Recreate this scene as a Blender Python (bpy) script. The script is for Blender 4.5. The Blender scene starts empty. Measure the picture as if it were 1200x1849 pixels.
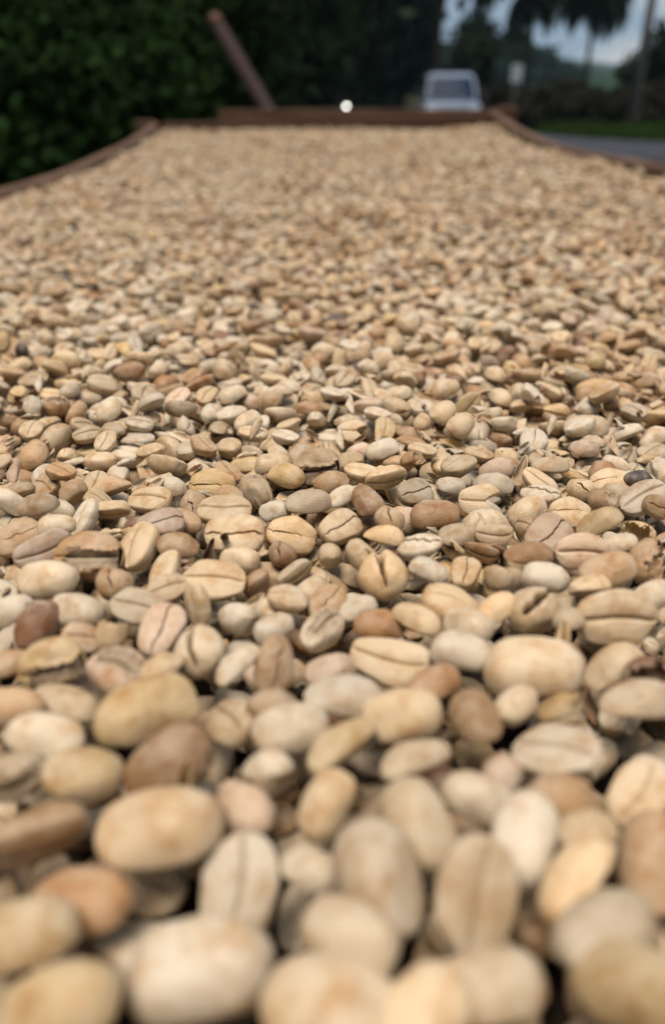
import bpy, bmesh, math, random
import numpy as np
from mathutils import Vector, Matrix, Euler, noise
from mathutils.bvhtree import BVHTree

S = bpy.context.scene
COL = S.collection
rad = math.radians

# ------------------------------------------------------------------ camera
F_PX, PW, PH, HORIZON = 1389.0, 1200.0, 1849.0, 150.0       # photograph's own pixels
PITCH = math.atan((PH / 2 - HORIZON) / F_PX)
CZ = 1.0                                                     # lens height over the yard
cam = bpy.data.cameras.new('camera')
cam.sensor_fit = 'VERTICAL'
cam.sensor_height = 34.6
cam.lens = 34.6 * F_PX / PH
cam.clip_start = 0.004
cam.clip_end = 6000
cam.dof.use_dof = True
cam.dof.focus_distance = 0.178
cam.dof.aperture_fstop = cam.lens / 2.75
co = bpy.data.objects.new('camera', cam)
COL.objects.link(co)
co.location = (0, 0, CZ)
co.rotation_euler = (math.pi / 2 - PITCH, 0, 0)
S.camera = co

# ------------------------------------------------------------------ sky, sun, exposure
SUN_EL, SUN_AZ = rad(76), rad(215)            # azimuth clockwise from straight ahead (+Y)
world = bpy.data.worlds.new('World')
S.world = world
world.use_nodes = True
wn, wl = world.node_tree.nodes, world.node_tree.links
wn.clear()
w_out = wn.new('ShaderNodeOutputWorld')
w_bg = wn.new('ShaderNodeBackground')
w_bg.inputs['Strength'].default_value = 0.05
sky = wn.new('ShaderNodeTexSky')
sky.sky_type = 'NISHITA'
sky.sun_disc = False
sky.sun_elevation = SUN_EL
sky.sun_rotation = SUN_AZ
sky.air_density = 1.2
sky.dust_density = 2.0
w_tc = wn.new('ShaderNodeTexCoord')
w_map = wn.new('ShaderNodeMapping')
w_map.inputs['Scale'].default_value = (1.0, 1.0, 2.6)
w_map.inputs['Location'].default_value = (1.1335, 4.8115, 0.6317)
w_no = wn.new('ShaderNodeTexNoise')
w_no.inputs['Scale'].default_value = 3.2
w_no.inputs['Detail'].default_value = 5
w_ra = wn.new('ShaderNodeValToRGB')
w_ra.color_ramp.elements[0].position = 0.45
w_ra.color_ramp.elements[1].position = 0.60
w_ra.color_ramp.elements[0].color = (2.7, 3.7, 5.0, 1)
w_ra.color_ramp.elements[1].color = (9.4, 8.7, 8.0, 1)
w_mix = wn.new('ShaderNodeMix')
w_mix.data_type = 'RGBA'
w_mix.inputs[0].default_value = 0.85           # mostly cloud, some clear sky through it
wl.new(w_tc.outputs['Generated'], w_map.inputs['Vector'])
wl.new(w_map.outputs['Vector'], w_no.inputs['Vector'])
wl.new(w_no.outputs['Fac'], w_ra.inputs['Fac'])
wl.new(sky.outputs['Color'], w_mix.inputs[6])
wl.new(w_ra.outputs['Color'], w_mix.inputs[7])
wl.new(w_mix.outputs[2], w_bg.inputs['Color'])
wl.new(w_bg.outputs['Background'], w_out.inputs['Surface'])

sd = bpy.data.lights.new('sun', 'SUN')
sd.energy = 1.5
sd.angle = rad(28)
sd.color = (1.0, 0.88, 0.76)
so = bpy.data.objects.new('sun', sd)
COL.objects.link(so)
d = Vector((math.sin(SUN_AZ) * math.cos(SUN_EL), math.cos(SUN_AZ) * math.cos(SUN_EL), math.sin(SUN_EL)))
so.rotation_euler = d.to_track_quat('Z', 'Y').to_euler()
so.location = (0, 0, 20)

S.view_settings.view_transform = 'Standard'
S.view_settings.look = 'None'
S.view_settings.exposure = 1.06
S.view_settings.gamma = 1.0
S.cycles.max_bounces = 6
S.cycles.diffuse_bounces = 1
S.cycles.glossy_bounces = 2
S.cycles.transmission_bounces = 4
S.cycles.use_denoising = True

# ------------------------------------------------------------------ helpers
CP, SP = math.cos(PITCH), math.sin(PITCH)


def ray(px, py):
    """direction of a photograph pixel, camera at the origin, +Y ahead"""
    a, u = (px - PW / 2) / F_PX, (PH / 2 - py) / F_PX
    return np.array([a, CP + u * SP, -SP + u * CP])


def proj(x, y, z):
    """photograph pixel of a point given relative to the camera"""
    dep = y * CP - z * SP
    return PW / 2 + F_PX * x / dep, PH / 2 - F_PX * (y * SP + z * CP) / dep, dep


def spot(px, R, z=0.0):
    """point on the land R metres ahead in the direction of column px (near the horizon)"""
    r = ray(px, HORIZON)
    return Vector((r[0] / r[1] * R, R, z))


def height_at(py, R):
    r = ray(600, py)
    return CZ + r[2] / r[1] * R


def tag(o, label=None, cat=None, group=None, kind=None):
    if label: o['label'] = label
    if cat: o['category'] = cat
    if group: o['group'] = group
    if kind: o['kind'] = kind
    return o


def link(name, data, parent=None, loc=(0, 0, 0), rot=(0, 0, 0)):
    o = bpy.data.objects.new(name, data)
    COL.objects.link(o)
    o.location = loc
    o.rotation_euler = rot
    if parent is not None: o.parent = parent
    return o


def empty(name, loc=(0, 0, 0), rz=0.0):
    return link(name, None, None, loc, (0, 0, rz))


def mesh_from(name, V, Fc, mat=None, smooth=False):
    me = bpy.data.meshes.new(name)
    me.from_pydata([tuple(v) for v in V], [], [tuple(f) for f in Fc])
    if mat: me.materials.append(mat)
    if smooth: me.polygons.foreach_set('use_smooth', [True] * len(me.polygons))
    me.update()
    return me


def mesh_bm(name, bm, mat=None, smooth=False):
    me = bpy.data.meshes.new(name)
    bm.normal_update()
    bm.to_mesh(me)
    bm.free()
    if mat: me.materials.append(mat)
    if smooth: me.polygons.foreach_set('use_smooth', [True] * len(me.polygons))
    return me


def bm_box(bm, c, s, rot=None, bevel=0.0):
    m = Matrix.Translation(c) @ (rot.to_matrix().to_4x4() if rot else Matrix()) @ Matrix.Diagonal((s[0], s[1], s[2], 1))
    r = bmesh.ops.create_cube(bm, size=1.0, matrix=m)
    if bevel > 0:
        es = list({e for v in r['verts'] for e in v.link_edges})
        bmesh.ops.bevel(bm, geom=es, offset=bevel, segments=2, affect='EDGES', profile=0.5)


def bm_hex(bm, P, bevel=0.0):
    """eight corners: bottom ring of four then top ring of four"""
    v = [bm.verts.new(p) for p in P]
    fs = [(0, 3, 2, 1), (4, 5, 6, 7), (0, 1, 5, 4), (1, 2, 6, 5), (2, 3, 7, 6), (3, 0, 4, 7)]
    for q in fs: bm.faces.new([v[i] for i in q])
    if bevel > 0:
        es = list({e for w in v for e in w.link_edges})
        bmesh.ops.bevel(bm, geom=es, offset=bevel, segments=3, affect='EDGES', profile=0.5)


def tube(pts, rr, n=10, cap=True):
    """tapered tube through points: verts, faces"""
    V, Fc = [], []
    pts = [Vector(p) for p in pts]
    for i, p in enumerate(pts):
        t = (pts[min(i + 1, len(pts) - 1)] - pts[max(i - 1, 0)]).normalized()
        a = t.orthogonal().normalized() if abs(t.z) < 0.95 else Vector((1, 0, 0))
        a = (a - t * a.dot(t)).normalized()
        b = t.cross(a)
        r = rr[i] if isinstance(rr, (list, tuple)) else rr
        for k in range(n):
            an = 2 * math.pi * k / n
            V.append(p + (a * math.cos(an) + b * math.sin(an)) * r)
    for i in range(len(pts) - 1):
        for k in range(n):
            Fc.append((i * n + k, i * n + (k + 1) % n, (i + 1) * n + (k + 1) % n, (i + 1) * n + k))
    if cap:
        Fc.append(tuple(range(n - 1, -1, -1)))
        Fc.append(tuple(range((len(pts) - 1) * n, len(pts) * n)))
    return V, Fc


def merge(parts):
    V, Fc = [], []
    for v, f in parts:
        o = len(V)
        V += list(v)
        Fc += [tuple(i + o for i in q) for q in f]
    return V, Fc


# ------------------------------------------------------------------ materials
def new_mat(name):
    m = bpy.data.materials.new(name)
    m.use_nodes = True
    n, l = m.node_tree.nodes, m.node_tree.links
    return m, n, l, n['Principled BSDF']


def noisy(name, c1, c2, scale=8.0, rough=0.7, bump=0.2, stretch=(1, 1, 1), detail=5, metallic=0.0, dist=0.01, spec=0.5):
    m, n, l, b = new_mat(name)
    tc = n.new('ShaderNodeTexCoord')
    mp = n.new('ShaderNodeMapping')
    mp.inputs['Scale'].default_value = stretch
    no = n.new('ShaderNodeTexNoise')
    no.inputs['Scale'].default_value = scale
    no.inputs['Detail'].default_value = detail
    ra = n.new('ShaderNodeValToRGB')
    ra.color_ramp.elements[0].color = (*c1, 1)
    ra.color_ramp.elements[1].color = (*c2, 1)
    ra.color_ramp.elements[0].position = 0.3
    ra.color_ramp.elements[1].position = 0.7
    l.new(tc.outputs['Object'], mp.inputs['Vector'])
    l.new(mp.outputs['Vector'], no.inputs['Vector'])
    l.new(no.outputs['Fac'], ra.inputs['Fac'])
    l.new(ra.outputs['Color'], b.inputs['Base Color'])
    b.inputs['Roughness'].default_value = rough
    b.inputs['Metallic'].default_value = metallic
    b.inputs['Specular IOR Level'].default_value = spec
    if bump > 0:
        bu = n.new('ShaderNodeBump')
        bu.inputs['Strength'].default_value = bump
        bu.inputs['Distance'].default_value = dist
        l.new(no.outputs['Fac'], bu.inputs['Height'])
        l.new(bu.outputs['Normal'], b.inputs['Normal'])
    return m


def leaf_mat(name, c1, c2):
    m, n, l, b = new_mat(name)
    oi = n.new('ShaderNodeNewGeometry')
    ra = n.new('ShaderNodeValToRGB')
    ra.color_ramp.elements[0].color = (*c1, 1)
    ra.color_ramp.elements[1].color = (*c2, 1)
    l.new(oi.outputs['Random Per Island'], ra.inputs['Fac'])
    l.new(ra.outputs['Color'], b.inputs['Base Color'])
    b.inputs['Roughness'].default_value = 0.85
    b.inputs['Specular IOR Level'].default_value = 0.12
    return m


def parchment(name, seed_mode=False):
    """papery husk: per-bean tint, blotches, fibres, silverskin and shade painted dark into cracks"""
    m, n, l, b = new_mat(name)
    at = n.new('ShaderNodeAttribute')
    at.attribute_type = 'INSTANCER'
    at.attribute_name = 'tint'
    oi = n.new('ShaderNodeObjectInfo')
    tc = n.new('ShaderNodeTexCoord')
    mu = n.new('ShaderNodeMath'); mu.operation = 'MULTIPLY'; mu.inputs[1].default_value = 91.7
    l.new(oi.outputs['Random'], mu.inputs[0])

    def noise4(scale, detail, stretch=None, rough=0.5):
        no = n.new('ShaderNodeTexNoise')
        no.noise_dimensions = '4D'
        no.inputs['Scale'].default_value = scale
        no.inputs['Detail'].default_value = detail
        no.inputs['Roughness'].default_value = rough
        if stretch:
            mp = n.new('ShaderNodeMapping')
            mp.inputs['Scale'].default_value = stretch
            l.new(tc.outputs['Object'], mp.inputs['Vector'])
            l.new(mp.outputs['Vector'], no.inputs['Vector'])
        else:
            l.new(tc.outputs['Object'], no.inputs['Vector'])
        l.new(mu.outputs[0], no.inputs['W'])
        return no

    def mixc(a, bb, fac, mode='MIX'):
        mx = n.new('ShaderNodeMix'); mx.data_type = 'RGBA'; mx.blend_type = mode
        for sock, val in ((mx.inputs[6], a), (mx.inputs[7], bb), (mx.inputs[0], fac)):
            if isinstance(val, bpy.types.NodeSocket): l.new(val, sock)
            elif isinstance(val, tuple): sock.default_value = (*val, 1)
            else: sock.default_value = val
        return mx.outputs[2]

    def ramp(src, p0, p1, v0=0.0, v1=1.0):
        r = n.new('ShaderNodeMapRange')
        r.inputs[1].default_value = p0; r.inputs[2].default_value = p1
        r.inputs[3].default_value = v0; r.inputs[4].default_value = v1
        l.new(src, r.inputs[0])
        return r.outputs[0]

    n1 = noise4(1.9, 3)
    n2 = noise4(3.4, 5, None, 0.62)
    n3 = noise4(3.0, 3, (1.0, 13.0, 13.0))
    n4 = noise4(26.0, 2)
    base = at.outputs['Color']
    brown = mixc(base, (0.72, 0.53, 0.34), 1.0, 'MULTIPLY')
    pale = mixc(base, (0.76, 0.67, 0.53), 0.35)
    c = mixc(base, pale, ramp(n1.outputs['Fac'], 0.40, 0.66))
    c = mixc(c, brown, ramp(n2.outputs['Fac'], 0.46, 0.70, 0.0, 0.9))
    c = mixc(c, (0.82, 0.74, 0.62), ramp(n3.outputs['Fac'], 0.52, 0.78, 0.0, 0.5), 'MULTIPLY')
    c = mixc(c, (0.62, 0.48, 0.34), ramp(n4.outputs['Fac'], 0.66, 0.80, 0.0, 0.6), 'MULTIPLY')
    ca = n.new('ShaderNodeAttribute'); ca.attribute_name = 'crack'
    c = mixc(c, (0.085, 0.048, 0.028), ca.outputs['Fac'])  # crack floors painted dark: brown silverskin plus the shade inside the groove
    l.new(c, b.inputs['Base Color'])
    b.inputs['Roughness'].default_value = 0.48
    b.inputs['Specular IOR Level'].default_value = 0.38
    ad = n.new('ShaderNodeMath'); ad.operation = 'ADD'
    l.new(n3.outputs['Fac'], ad.inputs[0]); l.new(n2.outputs['Fac'], ad.inputs[1])
    bu = n.new('ShaderNodeBump')
    bu.inputs['Strength'].default_value = 0.32
    bu.inputs['Distance'].default_value = 0.0006
    l.new(ad.outputs[0], bu.inputs['Height'])
    l.new(bu.outputs['Normal'], b.inputs['Normal'])
    return m


M_HUSK = parchment('parchment_husk')
M_SEED = noisy('dry_seed', (0.33, 0.235, 0.145), (0.50, 0.40, 0.28), 4, 0.55, 0.3, dist=0.0004)
M_WOOD = noisy('weathered_board', (0.075, 0.038, 0.02), (0.19, 0.108, 0.062), 9, 0.75, 0.4, (1, 1, 9), dist=0.002)
M_WOOD2 = noisy('reddish_board', (0.07, 0.032, 0.018), (0.17, 0.085, 0.048), 9, 0.75, 0.4, (1, 9, 9), dist=0.002)
M_POST = noisy('red_brown_pole', (0.016, 0.006, 0.0035), (0.042, 0.015, 0.009), 7, 0.8, 0.3, (6, 6, 1))
M_MAT = noisy('jute_mat', (0.045, 0.03, 0.018), (0.09, 0.062, 0.038), 400, 0.9, 0.2, dist=0.001)
M_GROUND = noisy('soil_and_grass', (0.025, 0.032, 0.012), (0.055, 0.050, 0.025), 0.8, 0.95, 0.3, dist=0.05, spec=0.05)
M_ROAD = noisy('asphalt', (0.04, 0.044, 0.055), (0.065, 0.07, 0.085), 3, 0.95, 0.1, dist=0.01, spec=0.1)
M_GRASS = leaf_mat('grass_blade', (0.02, 0.055, 0.008), (0.05, 0.095, 0.014))
M_BARK = noisy('bark', (0.018, 0.014, 0.011), (0.05, 0.04, 0.03), 6, 0.95, 0.5, (3, 3, 0.6), dist=0.03)
M_HILL = noisy('wooded_hillside', (0.018, 0.032, 0.022), (0.035, 0.06, 0.04), 0.12, 1.0, 0.6, dist=2.0, spec=0.0)
LEAF = {
    'dark': leaf_mat('leaf_dark', (0.008, 0.016, 0.009), (0.021, 0.035, 0.016)),
    'green': leaf_mat('leaf_green', (0.005, 0.016, 0.003), (0.015, 0.037, 0.007)),
    'fresh': leaf_mat('leaf_fresh', (0.006, 0.021, 0.003), (0.018, 0.048, 0.007)),
    'teal': leaf_mat('leaf_teal', (0.014, 0.034, 0.028), (0.032, 0.06, 0.045)),
    'dry': leaf_mat('leaf_dry', (0.015, 0.015, 0.009), (0.036, 0.032, 0.019)),
}

# ------------------------------------------------------------------ the land
def ground_z(x, y):
    t = min(1.0, max(0.0, (y - 3.5) / 9.0))
    t = t * t * (3 - 2 * t)
    z = -0.45 * t
    if y > 60: z += 0.0
    return z


ys = [-30, -12, -6, -3, -1, 0, 1, 2, 3, 4, 5, 6, 7, 8, 9, 10, 11, 12, 13, 15, 18, 22, 30, 45, 70, 120, 300, 900]
xs = [-900, -500, -150, -60, -30, -15, -8, -4, -2, 0, 2, 4, 8, 15, 30, 60, 150, 500, 900]
V = [(x, y, ground_z(x, y)) for y in ys for x in xs]
nx = len(xs)
Fc = [(j * nx + i, j * nx + i + 1, (j + 1) * nx + i + 1, (j + 1) * nx + i) for j in range(len(ys) - 1) for i in range(nx - 1)]
tag(link('ground', mesh_from('ground', V, Fc, M_GROUND, True)), kind='structure')

# the road comes toward us from far ahead, then swings to the right past the bed
ctrl = [(2.0, 140), (2.1, 90), (2.2, 60), (2.3, 42), (2.7, 32), (4.2, 25.5), (7.2, 21.2), (12, 19.0), (20, 17.6), (45, 15.5), (120, 12)]


def catmull(P, n=8):
    out = []
    for i in range(len(P) - 1):
        p0, p1, p2, p3 = P[max(i - 1, 0)], P[i], P[i + 1], P[min(i + 2, len(P) - 1)]
        for k in range(n):
            t = k / n
            out.append(tuple(0.5 * (2 * b + (c - a) * t + (2 * a - 5 * b + 4 * c - dd) * t * t + (3 * b - a - 3 * c + dd) * t ** 3)
                             for a, b, c, dd in zip(p0, p1, p2, p3)))
    out.append(tuple(P[-1]))
    return out


rp = catmull(ctrl)
V, Fc = [], []
for i, (x, y) in enumerate(rp):
    a, b = rp[max(i - 1, 0)], rp[min(i + 1, len(rp) - 1)]
    t = Vector((b[0] - a[0], b[1] - a[1])).normalized()
    nrm = Vector((-t.y, t.x))
    for s in (-2.9, -1.4, 0, 1.4, 2.9):
        q = Vector((x, y)) + nrm * s
        V.append((q.x, q.y, ground_z(q.x, q.y) + 0.03 + 0.025 * (1 - abs(s) / 2.9)))
for i in range(len(rp) - 1):
    for k in range(4):
        Fc.append((i * 5 + k, i * 5 + k + 1, i * 5 + 6 + k, i * 5 + 5 + k))
tag(link('road', mesh_from('road', V, Fc, M_ROAD, True)), kind='structure')


def ridge(name, R, pts, depth, rough, seed, mat):
    """wooded hill: crest given as (photo column, photo row) at range R, bumpy with tree tops"""
    rg = random.Random(seed)
    cols = 160
    V, Fc = [], []
    px0, px1 = pts[0][0], pts[-1][0]
    for i in range(cols + 1):
        px = px0 + (px1 - px0) * i / cols
        py = np.interp(px, [p[0] for p in pts], [p[1] for p in pts])
        top = height_at(py, R)
        for j in range(11):
            u = j / 10
            yy = R - depth + 2 * depth * u
            c = spot(px, yy)
            h = -1.0 + (top + 1.0) * math.sin(math.pi * min(1, max(0, u))) ** 0.8 if 0 < j < 10 else -1.0
            bmp = rough * (noise.noise(Vector((c.x / rough * 0.16, c.y / rough * 0.16, seed))) +
                           0.6 * noise.noise(Vector((c.x / rough * 0.4, c.y / rough * 0.4, seed + 5))))
            V.append((c.x, yy, h + (bmp if 0 < j < 10 else 0)))
    for i in range(cols):
        for j in range(10):
            Fc.append((i * 11 + j, (i + 1) * 11 + j, (i + 1) * 11 + j + 1, i * 11 + j + 1))
    return tag(link(name, mesh_from(name, V, Fc, mat, True)), kind='structure')


ridge('hill', 620, [(-900, 60), (200, 55), (700, 92), (880, 98), (1000, 110), (1100, 122), (1200, 128), (1500, 118), (2200, 90)], 130, 5.0, 3, M_HILL)
ridge('hillside', 210, [(-700, 60), (300, 55), (720, 84), (860, 80), (930, 96), (985, 112), (1040, 132), (1120, 142), (1300, 146)], 40, 2.4, 9, M_HILL)

# ------------------------------------------------------------------ coffee beans: shapes
COSL = [1, .975, .92, .83, .71, .58, .45, .34, .25, .18, .125, .085, .055, .032, .014]
TOPC = COSL + [0.0] + [-c for c in reversed(COSL)]
BOTC = [-.93, -.78, -.58, -.32, 0.0, .32, .58, .78, .93]
NTH = 32


def sm(a, b, x):
    t = min(1, max(0, (x - a) / (b - a)))
    return t * t * (3 - 2 * t)


def bean_shape(name, seed, b=.73, ct=.085, cb=.345, flat=.42, pw=.78, asym=.1, bend=0.0, lump=.075,
               cw=.017, cd=.045, jag=0.0, curve=.02, crack=0.0, ext=(-.46, .46), lip=.0, step=0.0,
               lobes=.02, cut=None, hole=None, flare=0.0, thick=.015, seedscale=.965, hollow=False, dents=3):
    """unit-length bean: X long axis, +Z the flat face with its crease. Returns (husk mesh, seed mesh or None)"""
    rg = random.Random(seed)
    so_ = rg.uniform(0, 100)
    V, CR, IDX = [], [], []
    npc = len(TOPC) + len(BOTC)

    def yc(x):
        y = curve * math.sin(x * 5 + so_)
        if jag:
            y += jag * (noise.noise(Vector((x * 7, so_, 0))) + .6 * noise.noise(Vector((x * 19, so_, 3))))
        return y

    V.append((.5, 0, 0)); CR.append(0.0)
    for i in range(1, NTH):
        th = math.pi * i / NTH
        x = .5 * math.cos(th)
        r = math.sin(th) ** pw * (1 + asym * x)
        fade = sm(ext[0] - .05, ext[0] + .05, x) * (1 - sm(ext[1] - .05, ext[1] + .05, x))
        w = cw * (1 + (.7 * noise.noise(Vector((x * 6, so_, 7))) if jag else 0)) * (.5 + .5 * min(1, r * 1.4))
        for j in range(npc):
            top = j < len(TOPC)
            c = TOPC[j] if top else BOTC[j - len(TOPC)]
            s = math.sqrt(max(0, 1 - c * c))
            y = .5 * b * r * c
            cr = 0.0
            if top:
                z = ct * r * (s ** flat) + lobes * r * math.sin(math.pi * min(1, abs(c) * 1.15)) * s
                t = y
                g = math.exp(-(t / w) ** 2)
                z -= cd * g * fade * min(1, r * 1.5)
                if lip: z += lip * math.exp(-((abs(t) - 2.2 * w) / (1.2 * w)) ** 2) * fade
                if step: z += step * fade * (math.exp(-(t / .13) ** 2) if t > 0 else 0) * (1 - g)
                y += yc(x) * (1 - abs(c)) ** 1.3 * min(1, r * 1.3)
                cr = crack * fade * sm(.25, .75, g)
            else:
                z = -cb * r * s
            y += bend * (x * x - .09)
            p = Vector((x, y, z))
            rdg = .009 * noise.noise(Vector((p.x * 2.0 + so_, p.y * 11, p.z * 11)))
            k = 1 + rdg / .3 + lump * (1.3 * noise.noise(p * 2.3 + Vector((so_, 0, 0))) + .35 * noise.noise(p * 7 + Vector((0, so_, 0))))
            p = Vector((p.x * (1 + .6 * (k - 1)), p.y * k, p.z * k))
            V.append(tuple(p)); CR.append(cr)
    V.append((-.5, 0, 0)); CR.append(0.0)
    last = len(V) - 1
    Fc, FC = [], []                                        # faces and their (x, c, top)
    at_ = lambda i, j: 1 + (i - 1) * npc + j % npc
    for j in range(npc):
        Fc.append((0, at_(1, j), at_(1, j + 1)))
        Fc.append((last, at_(NTH - 1, j + 1), at_(NTH - 1, j)))
    for i in range(1, NTH - 1):
        for j in range(npc):
            Fc.append((at_(i, j), at_(i + 1, j), at_(i + 1, j + 1), at_(i, j + 1)))
    if dents:                                              # flats left by drying against its neighbours
        A_ = np.array(V)
        for q in range(dents):
            nv = Vector((rg.gauss(0, .7), rg.gauss(0, 1), rg.gauss(-.55 if ct < .25 else 0, .8))).normalized()
            dt = A_ @ np.array(nv)
            lim = dt.max() * rg.uniform(.74, .90)
            ov = np.clip(dt - lim, 0, None)
            A_ -= (ov * rg.uniform(.6, .92))[:, None] * np.array(nv)[None, :]
        V = [tuple(p) for p in A_]
    if cut:                                                # broken end: everything past the break is folded onto it
        x0, kk = cut
        V2 = []
        for p in V:
            lim = x0 + kk * p[1] * p[1] * 4 + .05 * noise.noise(Vector((p[1] * 9, p[2] * 9, so_)))
            if p[0] > lim:
                over = p[0] - lim
                V2.append((lim - .10 * over + .03 * noise.noise(Vector(p) * 15), p[1] * (1 - .35 * over), p[2] * (1 - .35 * over)))
            else:
                V2.append(p)
        V = V2
    sd_me = None
    if hole:
        def in_hole(p):
            x, y, z = p
            jg = .10 * noise.noise(Vector((x * 7, y * 7, so_))) + .05 * noise.noise(Vector((x * 24, y * 24, so_)))
            return hole(x + jg, y + jg, z)
        keep, bad = [], set()
        for f in Fc:
            cpt = [sum(V[i][k] for i in f) / len(f) for k in range(3)]
            if in_hole(cpt): bad.update(f)
            else: keep.append(f)
        kept = set(i for f in keep for i in f)
        rim = bad & kept
        if flare:
            for i in rim:
                p = Vector(V[i])
                a = flare * (.5 + 1.0 * abs(noise.noise(p * 5 + Vector((so_, 1, 2)))) * 2)
                V[i] = tuple(p + Vector((p.x * .3, p.y * .8, .55 + .4 * p.z)).normalized() * a)
        bm = bmesh.new()
        vs = {i: bm.verts.new(V[i]) for i in kept}
        for f in keep: bm.faces.new([vs[i] for i in f])
        bmesh.ops.recalc_face_normals(bm, faces=bm.faces)
        bmesh.ops.solidify(bm, geom=list(bm.faces), thickness=thick)
        me = mesh_bm(name, bm, M_HUSK, True)
        if not hollow:
            q = seedscale
            rs = random.Random(seed + 1)
            V3 = []
            for i, p in enumerate(V):
                z = p[2] * .975 if p[2] > 0 else p[2] * q
                y = p[1] * q
                if p[2] > 0: z -= .05 * math.exp(-(y / .03) ** 2)
                V3.append((max(-.46, min(.46, p[0] * q)), y, z + .008 * noise.noise(Vector(p) * 6)))
            sd_me = mesh_from(name + '_seed', V3, Fc, M_SEED, True)
    else:
        me = mesh_from(name, V, Fc, M_HUSK, True)
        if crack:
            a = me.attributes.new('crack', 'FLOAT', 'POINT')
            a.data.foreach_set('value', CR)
    return me, sd_me


def flake_shape(name, seed, tall=.5):
    rg = random.Random(seed)
    V, Fc = [], []
    n, m = 12, 9
    for i in range(n):
        u = i / (n - 1)
        for j in range(m):
            v = j / (m - 1)
            a = (v - .5) * (1.7 + .6 * u)
            r = .26 * (1 - .35 * u)
            wj = .5 + .5 * math.sin(math.pi * v) + .3 * noise.noise(Vector((v * 5, seed, u * 2)))
            V.append((u * wj - .4, r * math.sin(a), r * (1 - math.cos(a)) + tall * u * u * .7 - .15 + .03 * noise.noise(Vector((u * 4, v * 4, seed)))))
    for i in range(n - 1):
        for j in range(m - 1):
            Fc.append((i * m + j, (i + 1) * m + j, (i + 1) * m + j + 1, i * m + j + 1))
    bm = bmesh.new()
    vs = [bm.verts.new(p) for p in V]
    for f in Fc: bm.faces.new([vs[i] for i in f])
    bmesh.ops.recalc_face_normals(bm, faces=bm.faces)
    bmesh.ops.solidify(bm, geom=list(bm.faces), thickness=.02)
    return mesh_bm(name, bm, M_HUSK, True), None


SH = {}
SH['face1'] = bean_shape('bean_face_a', 1)
SH['face2'] = bean_shape('bean_face_b', 2, b=.71, cw=.024, cd=.06, curve=.03, lobes=.03)
SH['face3'] = bean_shape('bean_face_c', 3, b=.67, ct=.10, cb=.33, bend=.15, asym=.15, cw=.014, cd=.035)
SH['face4'] = bean_shape('bean_face_d', 4, b=.77, ct=.11, cb=.34, cw=.018, cd=.05, curve=.05, lump=.09)
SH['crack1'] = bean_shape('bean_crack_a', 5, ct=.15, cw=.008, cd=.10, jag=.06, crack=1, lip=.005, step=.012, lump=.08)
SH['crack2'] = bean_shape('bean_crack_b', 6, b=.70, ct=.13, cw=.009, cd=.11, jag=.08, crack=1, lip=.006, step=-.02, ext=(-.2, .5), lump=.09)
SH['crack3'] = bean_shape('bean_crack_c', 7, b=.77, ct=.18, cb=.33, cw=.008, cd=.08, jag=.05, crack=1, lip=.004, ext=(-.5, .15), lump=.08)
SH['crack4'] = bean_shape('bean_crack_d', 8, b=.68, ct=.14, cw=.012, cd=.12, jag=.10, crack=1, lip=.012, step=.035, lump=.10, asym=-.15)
SH['plump'] = bean_shape('bean_plump', 9, b=.73, ct=.10, cb=.37, pw=.80, lump=.08)
SH['plump2'] = bean_shape('bean_plump_b', 31, b=.70, ct=.10, cb=.345, pw=.84, lump=.11, asym=.2, dents=4)
SH['plump3'] = bean_shape('bean_plump_c', 32, b=.74, ct=.12, cb=.35, pw=.78, lump=.12, asym=-.2, dents=5)
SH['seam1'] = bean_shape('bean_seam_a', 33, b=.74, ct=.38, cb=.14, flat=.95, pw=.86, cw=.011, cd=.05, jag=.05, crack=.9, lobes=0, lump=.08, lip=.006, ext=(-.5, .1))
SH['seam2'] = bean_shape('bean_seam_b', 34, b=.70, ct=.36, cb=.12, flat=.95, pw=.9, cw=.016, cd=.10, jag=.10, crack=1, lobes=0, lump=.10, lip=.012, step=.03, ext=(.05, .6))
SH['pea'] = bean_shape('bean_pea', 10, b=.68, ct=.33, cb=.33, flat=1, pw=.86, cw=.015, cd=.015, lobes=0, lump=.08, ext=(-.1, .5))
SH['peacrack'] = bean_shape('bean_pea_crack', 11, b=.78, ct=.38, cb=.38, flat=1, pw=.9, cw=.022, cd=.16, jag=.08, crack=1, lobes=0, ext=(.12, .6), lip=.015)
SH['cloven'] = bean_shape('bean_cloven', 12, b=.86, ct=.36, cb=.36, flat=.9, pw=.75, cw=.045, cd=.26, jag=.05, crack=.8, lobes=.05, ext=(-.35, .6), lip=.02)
SH['split1'] = bean_shape('bean_split_a', 13, b=.76, ct=.28, cb=.36, flat=.8, lump=.06, flare=.05,
                          hole=lambda x, y, z: z > .05 and abs(y - .04) < .16 and x > -.25)
SH['split2'] = bean_shape('bean_split_b', 14, b=.78, ct=.24, cb=.40, flat=.7, lump=.07, flare=.07,
                          hole=lambda x, y, z: z > .04 and y < .10 and x > -.30 and y > -.22)
SH['split3'] = bean_shape('bean_split_c', 15, b=.74, ct=.34, cb=.36, flat=.9, lump=.07, flare=.10,
                          hole=lambda x, y, z: x > .22 and z > -.12 and abs(y) < .22)
SH['shell'] = bean_shape('bean_shell', 16, b=.76, ct=.20, cb=.42, flat=.6, lump=.06, flare=.03, hollow=True,
                         hole=lambda x, y, z: z > .03 and abs(y) < .29 and abs(x) < .42)
SH['half'] = bean_shape('bean_half', 17, cut=(.14, .2), ct=.14)
SH['bitten'] = bean_shape('bean_bitten', 18, b=.8, cut=(.12, 1.6), ct=.15, cw=.02)
SH['flake1'] = flake_shape('husk_flake_a', 21, .55)
SH['flake2'] = flake_shape('husk_flake_b', 22, .25)
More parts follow.
